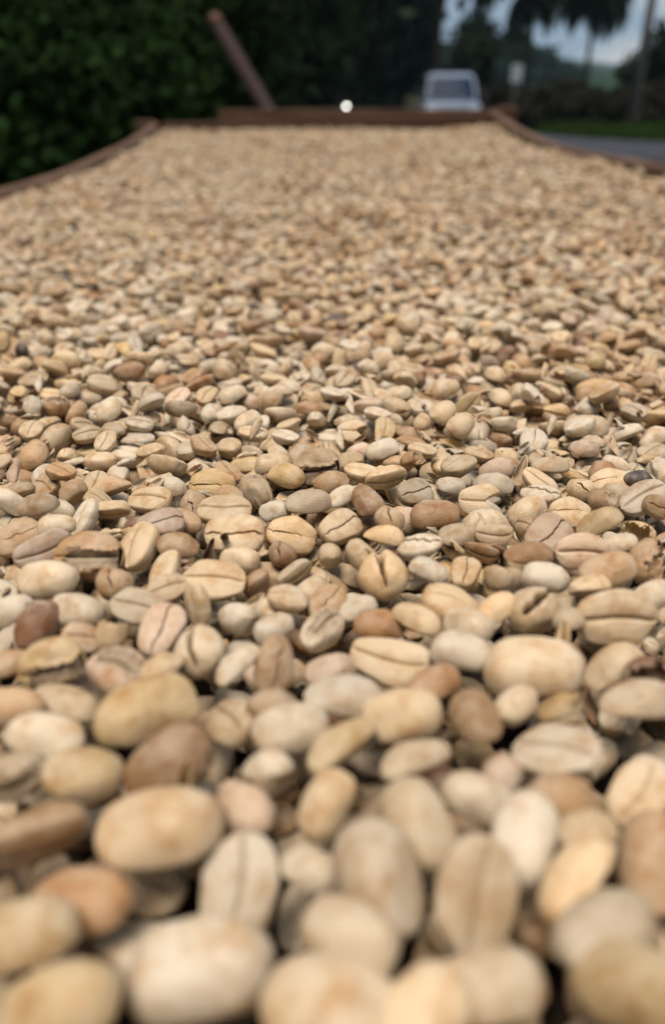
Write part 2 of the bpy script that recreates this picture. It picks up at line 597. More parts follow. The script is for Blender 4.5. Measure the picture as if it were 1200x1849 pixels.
SH['long'] = bean_shape('bean_long', 19, b=.60, ct=.11, cb=.31, cw=.016, bend=.1)
SH['bent'] = bean_shape('bean_bent', 20, b=.61, ct=.10, cb=.31, bend=.36, asym=.2, cw=.016)
NAMES = list(SH)

TINT = {'W': (.71, .61, .46), 'C': (.66, .505, .315), 'Y': (.60, .44, .23), 'T': (.50, .33, .18),
        'B': (.40, .23, .11), 'R': (.24, .12, .065), 'G': (.57, .45, .30), 'P': (.63, .47, .34), 'D': (.06, .04, .038)}
CNAME = {'W': 'pale', 'C': 'cream', 'Y': 'yellowish', 'T': 'tan', 'B': 'orange-brown', 'R': 'red-brown', 'G': 'grey-beige',
         'P': 'pinkish', 'D': 'dark'}

# ------------------------------------------------------------------ coffee beans: the heap
# profile of the heap's top along its length, relative to the lens (metres ahead, height)
PRO = [(-.6, -.088), (-.1, -.080), (.03, -.0745), (.04, -.0750), (.057, -.0760), (.083, -.0775), (.126, -.0793), (.155, -.0800), (.187, -.0830),
       (.235, -.0854), (.314, -.0901), (.473, -.1010), (.62, -.1062), (.74, -.1092), (.86, -.118), (1.09, -.128), (1.5, -.131), (2.0, -.131), (2.44, -.123), (2.7, -.116)]
RL = [(-.7, -.075), (0, -.085), (.6, -.125), (1.245, -.1434), (1.433, -.1456), (1.685, -.1465), (2.137, -.1286), (2.346, -.1138), (2.51, -.1014)]
RR = [(-.7, -.065), (0, -.070), (.6, -.092), (1.214, -.1041), (1.464, -.1124), (1.842, -.1184), (2.183, -.1110), (2.496, -.0866), (2.637, -.0735)]
XL, XR = -.50, .48
_ip = lambda y, T: np.interp(y, [t[0] for t in T], [t[1] for t in T])


def zs(x, y):
    x = np.asarray(x, float); y = np.asarray(y, float)
    c = _ip(y, PRO)
    el = np.minimum(_ip(y, RL) - .016, c + .004)
    er = np.minimum(_ip(y, RR) - .010 - .012 * np.clip(y - 1.6, 0, 1), c + .012)
    tl = np.clip(-x / -XL, 0, 1) ** 4
    tr = np.clip(x / XR, 0, 1) ** 4
    z = c + tl * (el - c) + tr * (er - c)
    z = z + .0016 * np.sin(x * 61 + 1.7 * np.sin(y * 37)) * np.cos(y * 53 + x * 21) * np.clip((y - .02) * 8, 0, 1)
    z = z + (.0040 * np.sin(y * 23 + 1.3 * np.sin(x * 11)) * np.cos(x * 9 + y * 5) + .0035 * np.sin(y * 61 + 2 * np.sin(x * 7))) * np.clip((y - .3) * 2, 0, 1)
    return z


rng = np.random.default_rng(7)
rnd = random.Random(11)
RES = .0008
X0, X1, Y0, Y1 = -.47, .47, -.03, 1.02
GX, GY = int((X1 - X0) / RES), int((Y1 - Y0) / RES)
gx = X0 + (np.arange(GX) + .5) * RES
gy = Y0 + (np.arange(GY) + .5) * RES
ZS = zs(gx[None, :], gy[:, None]).astype(np.float32)
H = ZS - .020
ID = np.full((GY, GX), -1, np.int32)

BVH = {}
for k, (me, sme) in SH.items():
    V, Fc = [v.co.copy() for v in me.vertices], [tuple(p.vertices) for p in me.polygons]
    if sme:
        V, Fc = merge([(V, Fc), ([v.co.copy() for v in sme.vertices], [tuple(p.vertices) for p in sme.polygons])])
    BVH[k] = BVHTree.FromPolygons(V, Fc)


def rot_of(yaw, pitch, roll):
    return Matrix.Rotation(rad(yaw), 3, 'Z') @ Matrix.Rotation(-rad(pitch), 3, 'Y') @ Matrix.Rotation(rad(roll), 3, 'X')


def stamp(kind, R, size):
    """lower and upper height maps of a turned bean on the heap's grid"""
    n = int(math.ceil(size * .62 / RES))
    Ri = R.transposed()
    lo = np.full((2 * n + 1, 2 * n + 1), np.inf, np.float32)
    hi = np.full((2 * n + 1, 2 * n + 1), -np.inf, np.float32)
    up, dn = Ri @ Vector((0, 0, 1)), Ri @ Vector((0, 0, -1))
    bv = BVH[kind]
    for j in range(2 * n + 1):
        for i in range(2 * n + 1):
            o = Vector(((i - n) * RES / size, (j - n) * RES / size, -2))
            if o.x * o.x + o.y * o.y > .36: continue
            h = bv.ray_cast(Ri @ o, up)
            if h[0] is None: continue
            o2 = Vector((o.x, o.y, 2))
            g = bv.ray_cast(Ri @ o2, dn)
            if g[0] is None: continue
            lo[j, i] = (h[3] - 2) * size
            hi[j, i] = (2 - g[3]) * size
    m = np.isfinite(lo)
    js, is_ = np.where(m)
    if len(js) == 0: return None
    j0, j1, i0, i1 = js.min(), js.max() + 1, is_.min(), is_.max() + 1
    return lo[j0:j1, i0:i1], hi[j0:j1, i0:i1], i0 - n, j0 - n


class Lib: pass


WEIGHT = {'face1': 9, 'face2': 8, 'face3': 7, 'face4': 8, 'crack1': 6, 'crack2': 5, 'crack3': 6, 'crack4': 4, 'plump': 6, 'plump2': 5, 'plump3': 5, 'seam1': 4, 'seam2': 4, 'pea': 3.5, 'peacrack': 3,
          'cloven': 1.5, 'split1': 2, 'split2': 2, 'split3': 2, 'shell': 1.5, 'half': 3, 'bitten': 2.5, 'flake1': 1.6, 'flake2': 2.6, 'long': 6, 'bent': 5}
CW = {'W': 32, 'C': 34, 'Y': 6, 'T': 18, 'B': 7, 'R': 2, 'G': 14, 'P': 6, 'D': .5}


def rand_pose(r):
    u = r.random()
    yaw, pitch = r.uniform(0, 360), r.gauss(0, 23)
    roll = r.gauss(0, 26) if u < .46 else (r.gauss(180, 30) if u < .84 else r.choice((-1, 1)) * r.gauss(90, 25))
    return yaw, pitch, roll


LIB = []
kinds, kw = list(WEIGHT), list(WEIGHT.values())
for q in range(420):
    e = Lib()
    e.kind = rnd.choices(kinds, kw)[0]
    e.pose = rand_pose(rnd)
    e.size = min(.0132, max(.0078, rnd.gauss(.0102, .0011)))
    if e.kind.startswith('flake'): e.size *= rnd.uniform(.4, .75)
    e.R = rot_of(*e.pose)
    st = stamp(e.kind, e.R, e.size)
    if st is None: continue
    e.lo, e.hi, e.ox, e.oy = st
    e.top = float(e.hi[np.isfinite(e.hi)].max())
    LIB.append(e)

BEANS = []          # dicts: kind, R, size, pos, colour, hand


def try_drop(e, ix, iy):
    a, b = ix + e.ox, iy + e.oy
    h, w = e.lo.shape
    if a < 0 or b < 0 or a + w > GX or b + h > GY: return None
    return float((H[b:b + h, a:a + w] - e.lo).max())


def commit(e, ix, iy, z, col, hand=None, pos=None):
    a, b = ix + e.ox, iy + e.oy
    h, w = e.lo.shape
    sub = H[b:b + h, a:a + w]
    nw = z + e.hi
    m = nw > sub
    sub[m] = nw[m]
    ID[b:b + h, a:a + w][m] = len(BEANS)
    p = pos if pos is not None else (X0 + (ix + .5) * RES, Y0 + (iy + .5) * RES, z)
    BEANS.append(dict(kind=e.kind, R=e.R, size=e.size, pos=p, col=col, hand=hand, pose=e.pose))


ckeys, cwts = list(CW), list(CW.values())


def half_width(y):
    return .432 * (.874 * y + .045) + .018


def fill(n, limit, tries, r, ymin=-.02, ymax=1.0):
    for q in range(n):
        # uniform over the visible wedge
        while True:
            y = r.uniform(ymin, ymax)
            if r.random() < half_width(y) / half_width(ymax): break
        hw = min(.462, half_width(y))
        x = r.uniform(-hw, hw)
        best = None
        for t in range(tries):
            e = r.choice(LIB)
            ix, iy = int((x + r.gauss(0, .0035) - X0) / RES), int((y + r.gauss(0, .0035) - Y0) / RES)
            z = try_drop(e, ix, iy)
            if z is None: continue
            over = z + e.top - ZS[min(GY - 1, max(0, iy)), min(GX - 1, max(0, ix))]
            if best is None or over < best[0]: best = (over, e, ix, iy, z)
        if best and best[0] < limit + r.gauss(0, .0016) - .0045 * min(1, max(0, (.125 - y) / .06)):
            commit(best[1], best[2], best[3], best[4], r.choices(ckeys, cwts)[0])


fill(14000, -.0055, 4, rnd)
fill(6000, -.0050, 5, rnd, -.02, .30)

# the beans one can pick out in the photograph: column row length(px) yaw pitch roll shape tint | name
HAND = """
235 672 58 20 0 170 pea B|round brown bean of the middle distance
57 775 58 88 12 0 face1 G|upright bean split by a straight crease
60 685 58 5 0 10 face1 C|
128 705 44 80 10 180 plump W|small pale round bean
157 783 55 28 5 10 face2 C|tilted cream bean with curved crease
182 830 62 4 0 15 crack3 C|
252 763 54 2 0 12 face2 W|little pale bean with open crease
273 817 58 -5 0 150 long C|
190 797 52 88 15 0 face4 C|
557 740 56 -8 0 170 long B|slim orange bean beyond the focus
493 682 50 0 0 12 face4 C|
647 665 34 10 0 170 pea D|tiny blackened bean
717 717 62 10 0 175 plump W|plump pale bean beyond the focus
520 765 50 12 0 10 face1 C|
457 780 58 0 0 30 face2 C|
637 780 62 -12 0 40 bitten C|notched cream bean
690 815 68 30 10 180 plump W|big pale bean behind the orange wedge
577 650 42 70 0 170 pea T|
760 683 42 -10 0 170 half B|
820 688 44 30 10 150 half R|brown bean with a dark end
1070 703 68 8 0 150 long Y|long yellowish bean
860 713 58 100 0 180 plump T|
1003 743 55 8 0 150 face3 Y|
1057 777 88 -5 0 165 plump W|wide pale bean
1053 813 60 0 10 180 plump P|pinkish rounded bean
1102 727 44 60 10 170 pea T|
1130 735 40 80 20 180 plump T|
940 735 58 28 0 140 bent C|
493 843 72 10 0 180 plump G|grey bean in the middle
570 845 96 -3 5 82 split2 C|bean with a jagged torn crest
597 873 68 5 0 180 face1 T|
653 850 70 -3 0 20 face1 C|
697 863 84 20 5 110 long C|slanting cream bean
747 832 60 -35 10 150 half B|orange wedge
813 880 58 5 0 170 plump W|
890 878 82 -10 5 170 crack3 W|
866 905 84 -12 0 45 bitten C|half-eaten cream bean
937 855 62 70 30 20 flake1 C|curled spiky husk
992 848 76 10 0 165 plump C|smooth cream bean by the curled husk
975 892 78 -30 0 20 crack4 W|broken pale bean
1047 883 58 -70 0 30 peacrack C|cracked cream nose
1100 870 76 -6 0 25 crack3 C|
1087 905 56 -60 10 10 split3 T|tan bean with a ragged red hole
1153 868 48 0 0 170 face1 D|dark purple-grey bean
1160 897 94 15 0 18 face2 W|
1185 915 64 20 0 20 crack1 T|
15 908 70 0 0 175 plump W|
70 917 78 5 0 178 plump G|
132 890 54 40 20 150 peacrack T|small tan bean with a side crack
200 887 84 0 0 160 face1 T|
203 922 74 -6 0 120 long C|pointed cream wedge
303 883 78 -10 0 178 plump W|
270 900 90 -22 8 20 face2 C|cream bean with a torn rim
385 878 92 2 0 45 crack3 Y|yellow bean with a split end
338 943 74 112 10 175 plump T|
290 947 90 12 5 18 crack1 P|
33 970 98 25 5 25 crack2 T|cracked orange-tan bean at the left edge
103 953 70 20 10 165 plump W|
80 993 116 40 5 60 long P|flat slab of a bean
150 935 82 75 30 -28 face4 W|pale oval showing its crease
405 920 104 -2 0 22 face4 C|flat-faced bean with a chipped end
247 983 112 80 22 -18 face2 C|upright greenish-cream bean
160 1007 126 4 0 35 split2 T|torn open-mouthed bean
320 988 80 -2 0 170 face1 T|
463 887 80 120 25 10 split3 C|bean torn open at its end
497 925 54 0 10 178 plump W|
557 913 90 6 0 178 plump G|smooth grey-beige bean
423 967 116 3 0 38 crack1 C|long bean with a dark central crack
528 967 100 -5 0 24 crack3 C|
615 952 92 40 8 14 crack1 C|cream bean with a diagonal crack
617 900 46 20 20 180 plump W|
662 908 78 112 12 178 plump B|smooth brown oval
702 938 72 -85 5 20 peacrack C|cream bean with a star-shaped hole
750 890 82 38 8 14 crack1 G|
785 935 98 6 0 178 plump B|big brown oval
692 970 80 -14 0 172 face3 C|
652 1002 46 -60 0 20 peacrack C|
758 985 90 -32 5 12 crack4 W|shattered pale bean
827 970 80 12 0 172 plump G|
890 965 72 -5 0 60 bent C|kidney-shaped bean
868 997 68 -25 10 100 bent B|curled brown bean
950 927 90 32 8 -160 face2 G|
955 955 50 -60 10 20 split3 T|
1030 928 90 0 5 12 crack3 C|
1083 950 92 -2 0 176 plump Y|
1150 965 66 -42 0 80 shell Y|
990 968 110 42 8 12 crack1 P|pinkish bean with a long black crack
1117 987 70 0 5 178 plump W|
1050 997 104 2 0 34 face2 P|pink-beige bean with a wide crease
952 1005 94 6 0 170 face3 B|tan-orange pointed bean
1095 1035 112 20 5 176 plump T|
1172 1015 100 60 20 75 shell T|hollow half shell
510 1000 68 -88 8 20 peacrack B|round orange bean with a cracked nose
595 1003 70 -80 20 160 pea C|round greenish-cream bean
433 1013 80 -5 0 178 plump W|
532 1037 80 20 5 115 long C|
470 1052 70 40 5 150 half B|
378 1000 54 60 40 20 flake1 R|dark red husk flake
297 1030 86 62 15 -20 crack2 C|
207 1053 88 -80 10 20 peacrack T|tan bean split across its nose
87 1050 114 -3 0 178 plump W|smooth pale egg of a bean
385 1047 120 -4 0 32 face1 C|long flat-faced bean
300 1062 56 30 0 20 face1 C|
18 1110 100 10 0 178 plump W|
140 1107 104 -8 0 172 plump W|
70 1130 108 70 35 -20 split3 R|red-brown bean with a split point
247 1095 100 6 5 24 face1 G|
353 1093 84 115 40 -35 face4 C|
203 1140 78 80 55 170 half C|small pale cone of a bean
293 1137 112 65 28 8 crack1 P|pale oval with a black crack
150 1152 66 15 0 30 face1 P|
428 1117 94 -40 20 160 pea W|pale bean with a blunt point
488 1103 60 -20 0 170 face1 W|
495 1137 76 15 0 175 plump W|
520 1080 72 4 0 26 crack3 G|
590 1088 92 48 10 14 crack2 T|tan bean with a branching crack
690 1040 112 -82 12 15 cloven C|cloven bean
773 1035 76 -14 0 172 plump W|
840 1033 80 72 15 10 crack1 C|
900 1045 88 62 12 8 crack4 C|
983 1045 86 -2 0 178 plump W|
1065 1065 82 10 10 172 plump C|
1175 1080 90 10 0 178 plump W|
647 1103 66 20 0 176 plump W|
580 1140 98 36 10 15 split1 W|pale bean with parted lips
685 1132 102 -10 5 165 crack3 B|brown bean with a wrinkled end
752 1123 108 -42 0 140 long C|
815 1095 120 -6 5 24 crack3 C|
845 1132 96 -18 5 172 plump W|
897 1103 100 50 10 150 long C|
960 1103 102 55 15 25 cloven C|cream bean folded along its crack
1025 1125 70 100 10 172 face1 G|
1113 1117 156 2 0 52 face2 C|large bean showing its wide crease
13 1205 96 30 5 170 plump T|
93 1200 124 10 10 65 split2 Y|ragged yellow-rimmed husk
210 1213 132 -30 15 30 split1 P|pinkish bean peeling open
290 1212 80 30 0 160 face1 C|
360 1177 112 -85 15 8 cloven G|rounded bean with a deep notch
430 1205 104 42 8 150 bent W|
495 1200 116 80 18 12 crack4 T|
595 1215 104 10 5 172 plump P|
700 1193 164 -24 8 42 bent C|long kidney bean with a torn tip
833 1183 118 -6 0 176 plump W|
785 1240 108 15 0 172 plump B|
963 1213 182 -12 5 178 plump C|huge striped bean
1107 1207 128 26 5 165 face3 C|
1163 1220 70 20 0 60 shell R|dark open hole of a husk
1005 1160 74 80 50 10 flake1 C|upright husk scrap
118 1280 150 -16 0 115 long C|
20 1282 120 5 0 176 plump T|
265 1290 196 35 10 174 plump Y|large smooth yellowish bean
415 1300 140 -52 8 14 face2 G|
490 1276 90 20 0 172 face1 T|
525 1320 148 20 5 176 plump W|big pale bean left of centre
620 1265 156 -6 0 170 face3 W|
725 1296 156 4 0 176 plump C|
857 1300 132 102 15 172 plump T|
930 1275 66 30 10 176 pea W|
1008 1285 98 10 5 40 split3 Y|
1150 1275 160 16 0 172 face3 G|
80 1337 146 -8 0 172 plump W|
150 1402 152 -4 0 168 plump Y|
25 1402 118 10 0 60 split1 G|
305 1380 176 30 20 150 split3 B|brown torn husk
482 1390 90 -20 5 176 plump W|
615 1355 158 36 5 120 bent Y|amber-edged slanting bean
745 1380 146 24 5 150 bent G|
905 1400 90 60 0 172 face1 P|
1000 1355 170 -35 12 12 face1 W|bright bean with a faint crease
445 1462 158 118 10 174 plump P|
590 1455 140 60 12 174 plump C|
860 1445 138 -4 0 176 plump W|
1018 1445 138 -4 0 172 face1 T|
1150 1435 140 60 18 -10 face4 C|
290 1505 255 4 5 172 plump G|wide olive-grey bean below a husk spike
335 1425 110 70 55 10 flake1 Y|yellowish husk spike
50 1520 215 20 0 120 bent T|
755 1490 184 104 15 174 plump C|
945 1515 178 50 12 172 plump W|
1055 1505 118 10 0 172 face1 C|
560 1575 108 -20 0 174 plump W|
685 1588 228 112 18 176 plump G|upright smooth bean at front centre
860 1620 218 76 30 30 face1 C|orange-rimmed bean on edge
430 1605 205 84 36 4 face4 W|blurred pale bean standing face on
1045 1595 196 36 5 130 long C|
150 1640 208 -4 0 174 plump B|blurred brown bean
1180 1560 205 70 10 172 plump T|
40 1700 215 20 5 174 plump Y|
630 1695 200 -32 5 172 plump G|
1090 1690 212 30 10 174 plump G|
365 1755 285 4 0 174 plump W|biggest blurred bean at the front
880 1795 228 22 5 174 plump G|
1140 1785 230 -20 5 172 plump Y|
110 1825 232 10 0 174 plump Y|
600 1830 290 -10 5 174 face1 C|
760 1850 230 40 5 174 plump C|
"""
for ln in HAND.strip().splitlines():
    a, nm = ln.split('|')
    t = a.split()
    px, py, ln_, yaw, pit, rol = [float(v) for v in t[:6]]
    e = Lib()
    wob = .5 if nm.strip() else 1.0
    e.kind, e.pose = t[6], (yaw + rnd.gauss(0, 8) * wob, pit + rnd.gauss(0, 15) * wob, rol + rnd.gauss(0, 18) * wob)
    if e.kind == 'plump': e.kind = ('plump', 'plump2', 'plump3', 'plump')[int(px * 7 + py) % 4]
    r_ = ray(px, py)
    z = float(_ip(.1, PRO))
    for _ in range(4):
        y = r_[1] * z / r_[2]
        z = float(_ip(y, PRO)) - .003
    dep = (r_ * (z / r_[2])) @ np.array([0, CP, -SP])
    e.size = min(.0148, max(.0072 if e.kind[:5] != 'flake' else .005, .91 * ln_ * dep / F_PX))
    e.R = rot_of(*e.pose)
    e.lo, e.hi, e.ox, e.oy = stamp(e.kind, e.R, e.size)
    e.top = float(e.hi[np.isfinite(e.hi)].max())
    for _ in range(3):
        p = r_ * (z / r_[2])
        ix, iy = int((p[0] - X0) / RES), int((p[1] - Y0) / RES)
        zz = try_drop(e, ix, iy)
        ref = float(zs(p[0], p[1]))
        if zz is None: zz = ref - .003
        z = min(max(zz, ref + .001 - e.top), ref + .0022 - .35 * e.top)
    p = r_ * (z / r_[2])
    ix, iy = int((p[0] - X0) / RES), int((p[1] - Y0) / RES)
    commit(e, ix, iy, z, t[7], nm.strip() or '-', tuple(p))

fill(20000, -.0008, 6, rnd)
fill(4000, -.0004, 8, rnd, -.02, .26)
fill(9000, .0030, 3, rnd, .2, 1.0)

# which beans show largest: the picked ones, then by size in the picture and how much of them is uncovered
cnt = np.bincount(ID[ID >= 0].ravel(), minlength=len(BEANS))
score = []
for i, b in enumerate(BEANS):
    px, py, dep = proj(*b['pos'])
    b['px'], b['py'], b['lp'] = px, py, F_PX * b['size'] / dep
    vis = cnt[i] * RES * RES / (b['size'] ** 2 * .55)
    b['vis'] = vis
    inside = -5 < px < PW + 5 and 0 < py < PH - 5
    score.append(1e9 if b['hand'] else (b['lp'] ** 2 * min(1, vis) if inside and vis > .3 else -1))
order = sorted(range(len(BEANS)), key=lambda i: -score[i])
SINGLE = [i for i in order[:298] if score[i] > 0]
single = set(SINGLE)


BROWN = ['T', 'B', 'T', 'G', 'R', 'Y', 'T', 'C']


def clump(col, x, y, r):
    """drier and browner beans lie in patches left by raking"""
    v = noise.noise(Vector((x * 14, y * 9, 2.5))) + .6 * noise.noise(Vector((x * 33, y * 21, 7)))
    if v > .12 and r.random() < min(.75, (v - .12) * 1.8): return r.choice(BROWN)
    if v < -.18 and r.random() < .6: return r.choice('WWC')
    return col


def jitter_tint(col, r):
    k = math.exp(r.gauss(0, .14))
    w = max(-.015, r.gauss(0, .028))
    c = TINT[col]
    k = min(k, .80 / c[0])
    return (c[0] * k * (1 + w), c[1] * k, c[2] * k * (1 - w * 1.6))


# ---- labels
def pose_words(b):
    k, ro = b['kind'], b['pose'][2] % 360
    ro = ro - 360 if ro > 180 else ro
    if k.startswith('flake'): return 'husk scrap'
    if k.startswith('split'): return 'bean with its husk torn open'
    if k == 'shell': return 'empty half husk'
    if k == 'cloven': return 'deeply notched bean'
    if k == 'half': return 'bean with a broken end'
    if k == 'bitten': return 'bean with a notched end'
    if k in ('pea', 'peacrack'): return 'round bean'
    if k.startswith('seam'): return 'bean with a split seam'
    if abs(ro) < 55: return 'bean with cracked face up' if k.startswith('crack') else 'bean with creased face up'
    if abs(ro) > 125: return 'bean with smooth back up'
    return 'bean lying on its side'


marks = [(i, BEANS[i]['hand']) for i in SINGLE if BEANS[i]['hand'] not in (None, '-')]
used = {}


def side_of(a, m):
    dx, dy = a['px'] - m['px'], (a['py'] - m['py']) * 1.25
    ang = math.degrees(math.atan2(-dy, dx)) % 360
    k = int((ang + 22.5) // 45) % 8
    return ['right of', 'behind and right of', 'behind', 'behind and left of', 'left of', 'in front and left of', 'in front of', 'in front and right of'][k]


def third(px):
    return 'at left' if px < 330 else ('at right' if px > 870 else 'near the middle')


for i in SINGLE:
    b = BEANS[i]
    h = b['hand']
    if h not in (None, '-'):
        lab = h
        if not any(w in lab for w in ('left', 'right', 'edge', 'front', 'middle', 'centre', 'front')):
            row = 'in the blurred foreground' if b['py'] > 1330 else ('in the sharp band' if b['py'] > 830 else 'beyond the sharp band')
            lab = f"{lab} {third(b['px'])} {row}"
        elif len(lab.split()) < 4: lab += ' of the heap'
        b['label'] = lab
        used[lab] = i
for i in SINGLE:
    b = BEANS[i]
    if 'label' in b: continue
    near = sorted(marks, key=lambda m: (BEANS[m[0]]['px'] - b['px']) ** 2 + 1.5 * (BEANS[m[0]]['py'] - b['py']) ** 2)
    for m, nm in near[:8]:
        lab = f"{CNAME[b['col']]} {pose_words(b)} {side_of(b, BEANS[m])} the {nm}"
        if lab not in used and len(lab.split()) <= 16: break
    else:
        lab = f"{CNAME[b['col']]} {pose_words(b)} between the {near[0][1]} and its neighbours"
    used[lab] = i
    b['label'] = lab

G_BEANS = 'coffee beans one can pick out in the heap'
for i in SINGLE:
    b = BEANS[i]
    me, sme = SH[b['kind']]
    tint = jitter_tint(b['col'], rnd)
    isflake = b['kind'].startswith('flake')
    if sme:
        o = link('coffee_bean', None)
        hk, se = link('husk', me, o), link('seed', sme, o)
        hk['tint'] = tint
        se['tint'] = tint
    else:
        o = link('husk_scrap' if isflake else 'coffee_bean', me)
        o['tint'] = tint
    o.location = (b['pos'][0], b['pos'][1], b['pos'][2] + CZ)
    o.rotation_euler = b['R'].to_euler()
    o.scale = (b['size'],) * 3
    tag(o, b['label'], 'husk' if isflake else 'coffee bean', G_BEANS)

# ---- everything else of the heap: one mass of instances
P, RO, SC, KI, TI = [], [], [], [], []
for i, b in enumerate(BEANS):
    if i in single: continue
    P.append(b['pos']); RO.append(tuple(b['R'].to_euler())); SC.append(b['size'])
    KI.append(NAMES.index(b['kind'])); TI.append(jitter_tint(clump(b['col'], b['pos'][0], b['pos'][1], rnd), rnd))
SP_ = .0086
pool = [rot_of(*rand_pose(rnd)).to_euler() for _ in range(400)]
far_kinds = [NAMES.index(rnd.choices(kinds, kw)[0]) for _ in range(400)]
y = -.046
row = 0
while y < 2.52:
    x = XL + .012 + (row % 2) * SP_ / 2
    while x < XR - .012:
        xx, yy = x + rnd.gauss(0, .0022), y + rnd.gauss(0, .0022)
        inner = Y0 + .015 < yy < 1.0 and abs(xx) < min(.455, half_width(yy))
        yend = 2.49 + (xx - XL) * .12
        if not inner and XL + .008 < xx < XR - .008 and yy < yend:
            z = float(_ip(yy, PRO))
            k = rnd.randrange(400)
            s = min(.0132, max(.0080, rnd.gauss(.0105, .0013)))
            P.append([xx, yy, None]); RO.append(tuple(pool[k])); SC.append(s); KI.append(far_kinds[rnd.randrange(400)])
            TI.append(jitter_tint(clump(rnd.choices(ckeys, cwts)[0], xx, yy, rnd), rnd))
        x += SP_
    y += SP_ * .87
    row += 1
ax = np.array([p[0] for p in P]); ay = np.array([p[1] for p in P])
zz = zs(ax, ay)
for i, p in enumerate(P):
    P[i] = (p[0], p[1], (p[2] if p[2] is not None else float(zz[i]) - .0042 + rnd.gauss(0, .0036)) + CZ)

pm = bpy.data.meshes.new('coffee_heap')
pm.from_pydata(P, [], [])
for nm, ty, arr, key in (('turn', 'FLOAT_VECTOR', RO, 'vector'), ('size', 'FLOAT', SC, 'value'), ('shape', 'INT', KI, 'value')):
    a = pm.attributes.new(nm, ty, 'POINT')
    a.data.foreach_set(key, np.array(arr, dtype=np.int32 if ty == 'INT' else np.float32).ravel())
a = pm.attributes.new('tint', 'FLOAT_COLOR', 'POINT')
a.data.foreach_set('color', np.array([(*t, 1) for t in TI], np.float32).ravel())
heap = link('coffee_heap', pm)
tag(heap, 'heap of pale dried coffee beans spread along the raised wooden bed', 'coffee beans', kind='stuff')

shapes = bpy.data.collections.new('bean_shapes')
for q, nm in enumerate(NAMES):
    me, sme = SH[nm]
    jm = me
    if sme:
        V, Fc = merge([([v.co.copy() for v in m.vertices], [tuple(p.vertices) for p in m.polygons]) for m in (me, sme)])
        jm = mesh_from('bean_with_seed', V, Fc, M_HUSK, True)
        jm.materials.append(M_SEED)
        n0 = len(me.polygons)
        jm.polygons.foreach_set('material_index', [0] * n0 + [1] * (len(jm.polygons) - n0))
    ob = bpy.data.objects.new('bean_%02d' % q, jm)
    shapes.objects.link(ob)
ng = bpy.data.node_groups.new('scatter_beans', 'GeometryNodeTree')
ng.interface.new_socket('Geometry', in_out='INPUT', socket_type='NodeSocketGeometry')
ng.interface.new_socket('Geometry', in_out='OUTPUT', socket_type='NodeSocketGeometry')
N, L = ng.nodes, ng.links
gi, go = N.new('NodeGroupInput'), N.new('NodeGroupOutput')
ci = N.new('GeometryNodeCollectionInfo')
ci.inputs[0].default_value = shapes
ci.inputs['Separate Children'].default_value = True
ci.inputs['Reset Children'].default_value = True
ip = N.new('GeometryNodeInstanceOnPoints')
ip.inputs['Pick Instance'].default_value = True


def named(nm, ty):
    nd = N.new('GeometryNodeInputNamedAttribute')
    nd.data_type = ty
    nd.inputs['Name'].default_value = nm
    return nd.outputs['Attribute']


m2p = N.new('GeometryNodeMeshToPoints')
L.new(gi.outputs[0], m2p.inputs['Mesh'])
L.new(m2p.outputs['Points'], ip.inputs['Points'])
L.new(ci.outputs[0], ip.inputs['Instance'])
L.new(named('shape', 'INT'), ip.inputs['Instance Index'])
e2r = N.new('FunctionNodeEulerToRotation')
L.new(named('turn', 'FLOAT_VECTOR'), e2r.inputs[0])
L.new(e2r.outputs[0], ip.inputs['Rotation'])
L.new(named('size', 'FLOAT'), ip.inputs['Scale'])
L.new(ip.outputs[0], go.inputs[0])
heap.modifiers.new('scatter', 'NODES').node_group = ng

# ------------------------------------------------------------------ the raised drying bed
bed = empty('drying_bed', (0, 1.0, 0))
tag(bed, 'raised wooden drying bed with sagging side boards under the coffee', 'drying bed')


def bed_part(name, me):
    o = link(name, me, bed)
    o.location = -Vector(bed.location)
    return o


def plank(pts, wid, hgt, side):
    """board on edge following points of its top inner edge; side = -1 outward to the left, +1 to the right"""
    bm = bmesh.new()
    rows = []
    for p in pts:
        p = Vector(p)
        rows.append([bm.verts.new(p + Vector((dx * side, 0, dz))) for dx, dz in ((0, -hgt), (0, -.004), (.004, 0), (wid - .004, 0), (wid, -.004), (wid, -hgt))])
    for a, b in zip(rows[:-1], rows[1:]):
        for k in range(6):
            bm.faces.new((a[k], a[(k + 1) % 6], b[(k + 1) % 6], b[k]))
    bm.faces.new(rows[0]); bm.faces.new(list(reversed(rows[-1])))
    bmesh.ops.recalc_face_normals(bm, faces=bm.faces)
    return bm


def rail(T, x, side, breaks):
    for q in range(len(breaks) - 1):
        a, b = breaks[q] + (.0015 if q else 0), breaks[q + 1] - .0015
        n = 14
        pts = []
        for k in range(n + 1):
            yy = a + (b - a) * k / n
            # smooth the sagging line
            zz_ = sum(float(_ip(yy + o, T)) for o in (-.12, -.06, 0, .06, .12)) / 5 if yy < T[-1][0] - .13 else float(_ip(yy, T))
            pts.append((x + .003 * math.sin(yy * 9 + q), yy, zz_ + CZ))
        bed_part('side_board', mesh_bm('side_board', plank(pts, .025, .10, side), M_WOOD))


rail(RL, XL, -1, [-.054, 1.02, 2.51])
rail(RR, XR, 1, [-.054, 1.16, 2.64])
# far end: a dark board on edge, a lighter one behind it
zl, zr = -.1014 + CZ, -.0735 + CZ


def slab(P8, mat, name, bevel=.002):
    bm = bmesh.new()
    bm_hex(bm, P8, bevel)
    bmesh.ops.recalc_face_normals(bm, faces=bm.faces)
    return bed_part(name, mesh_bm(name, bm, mat))


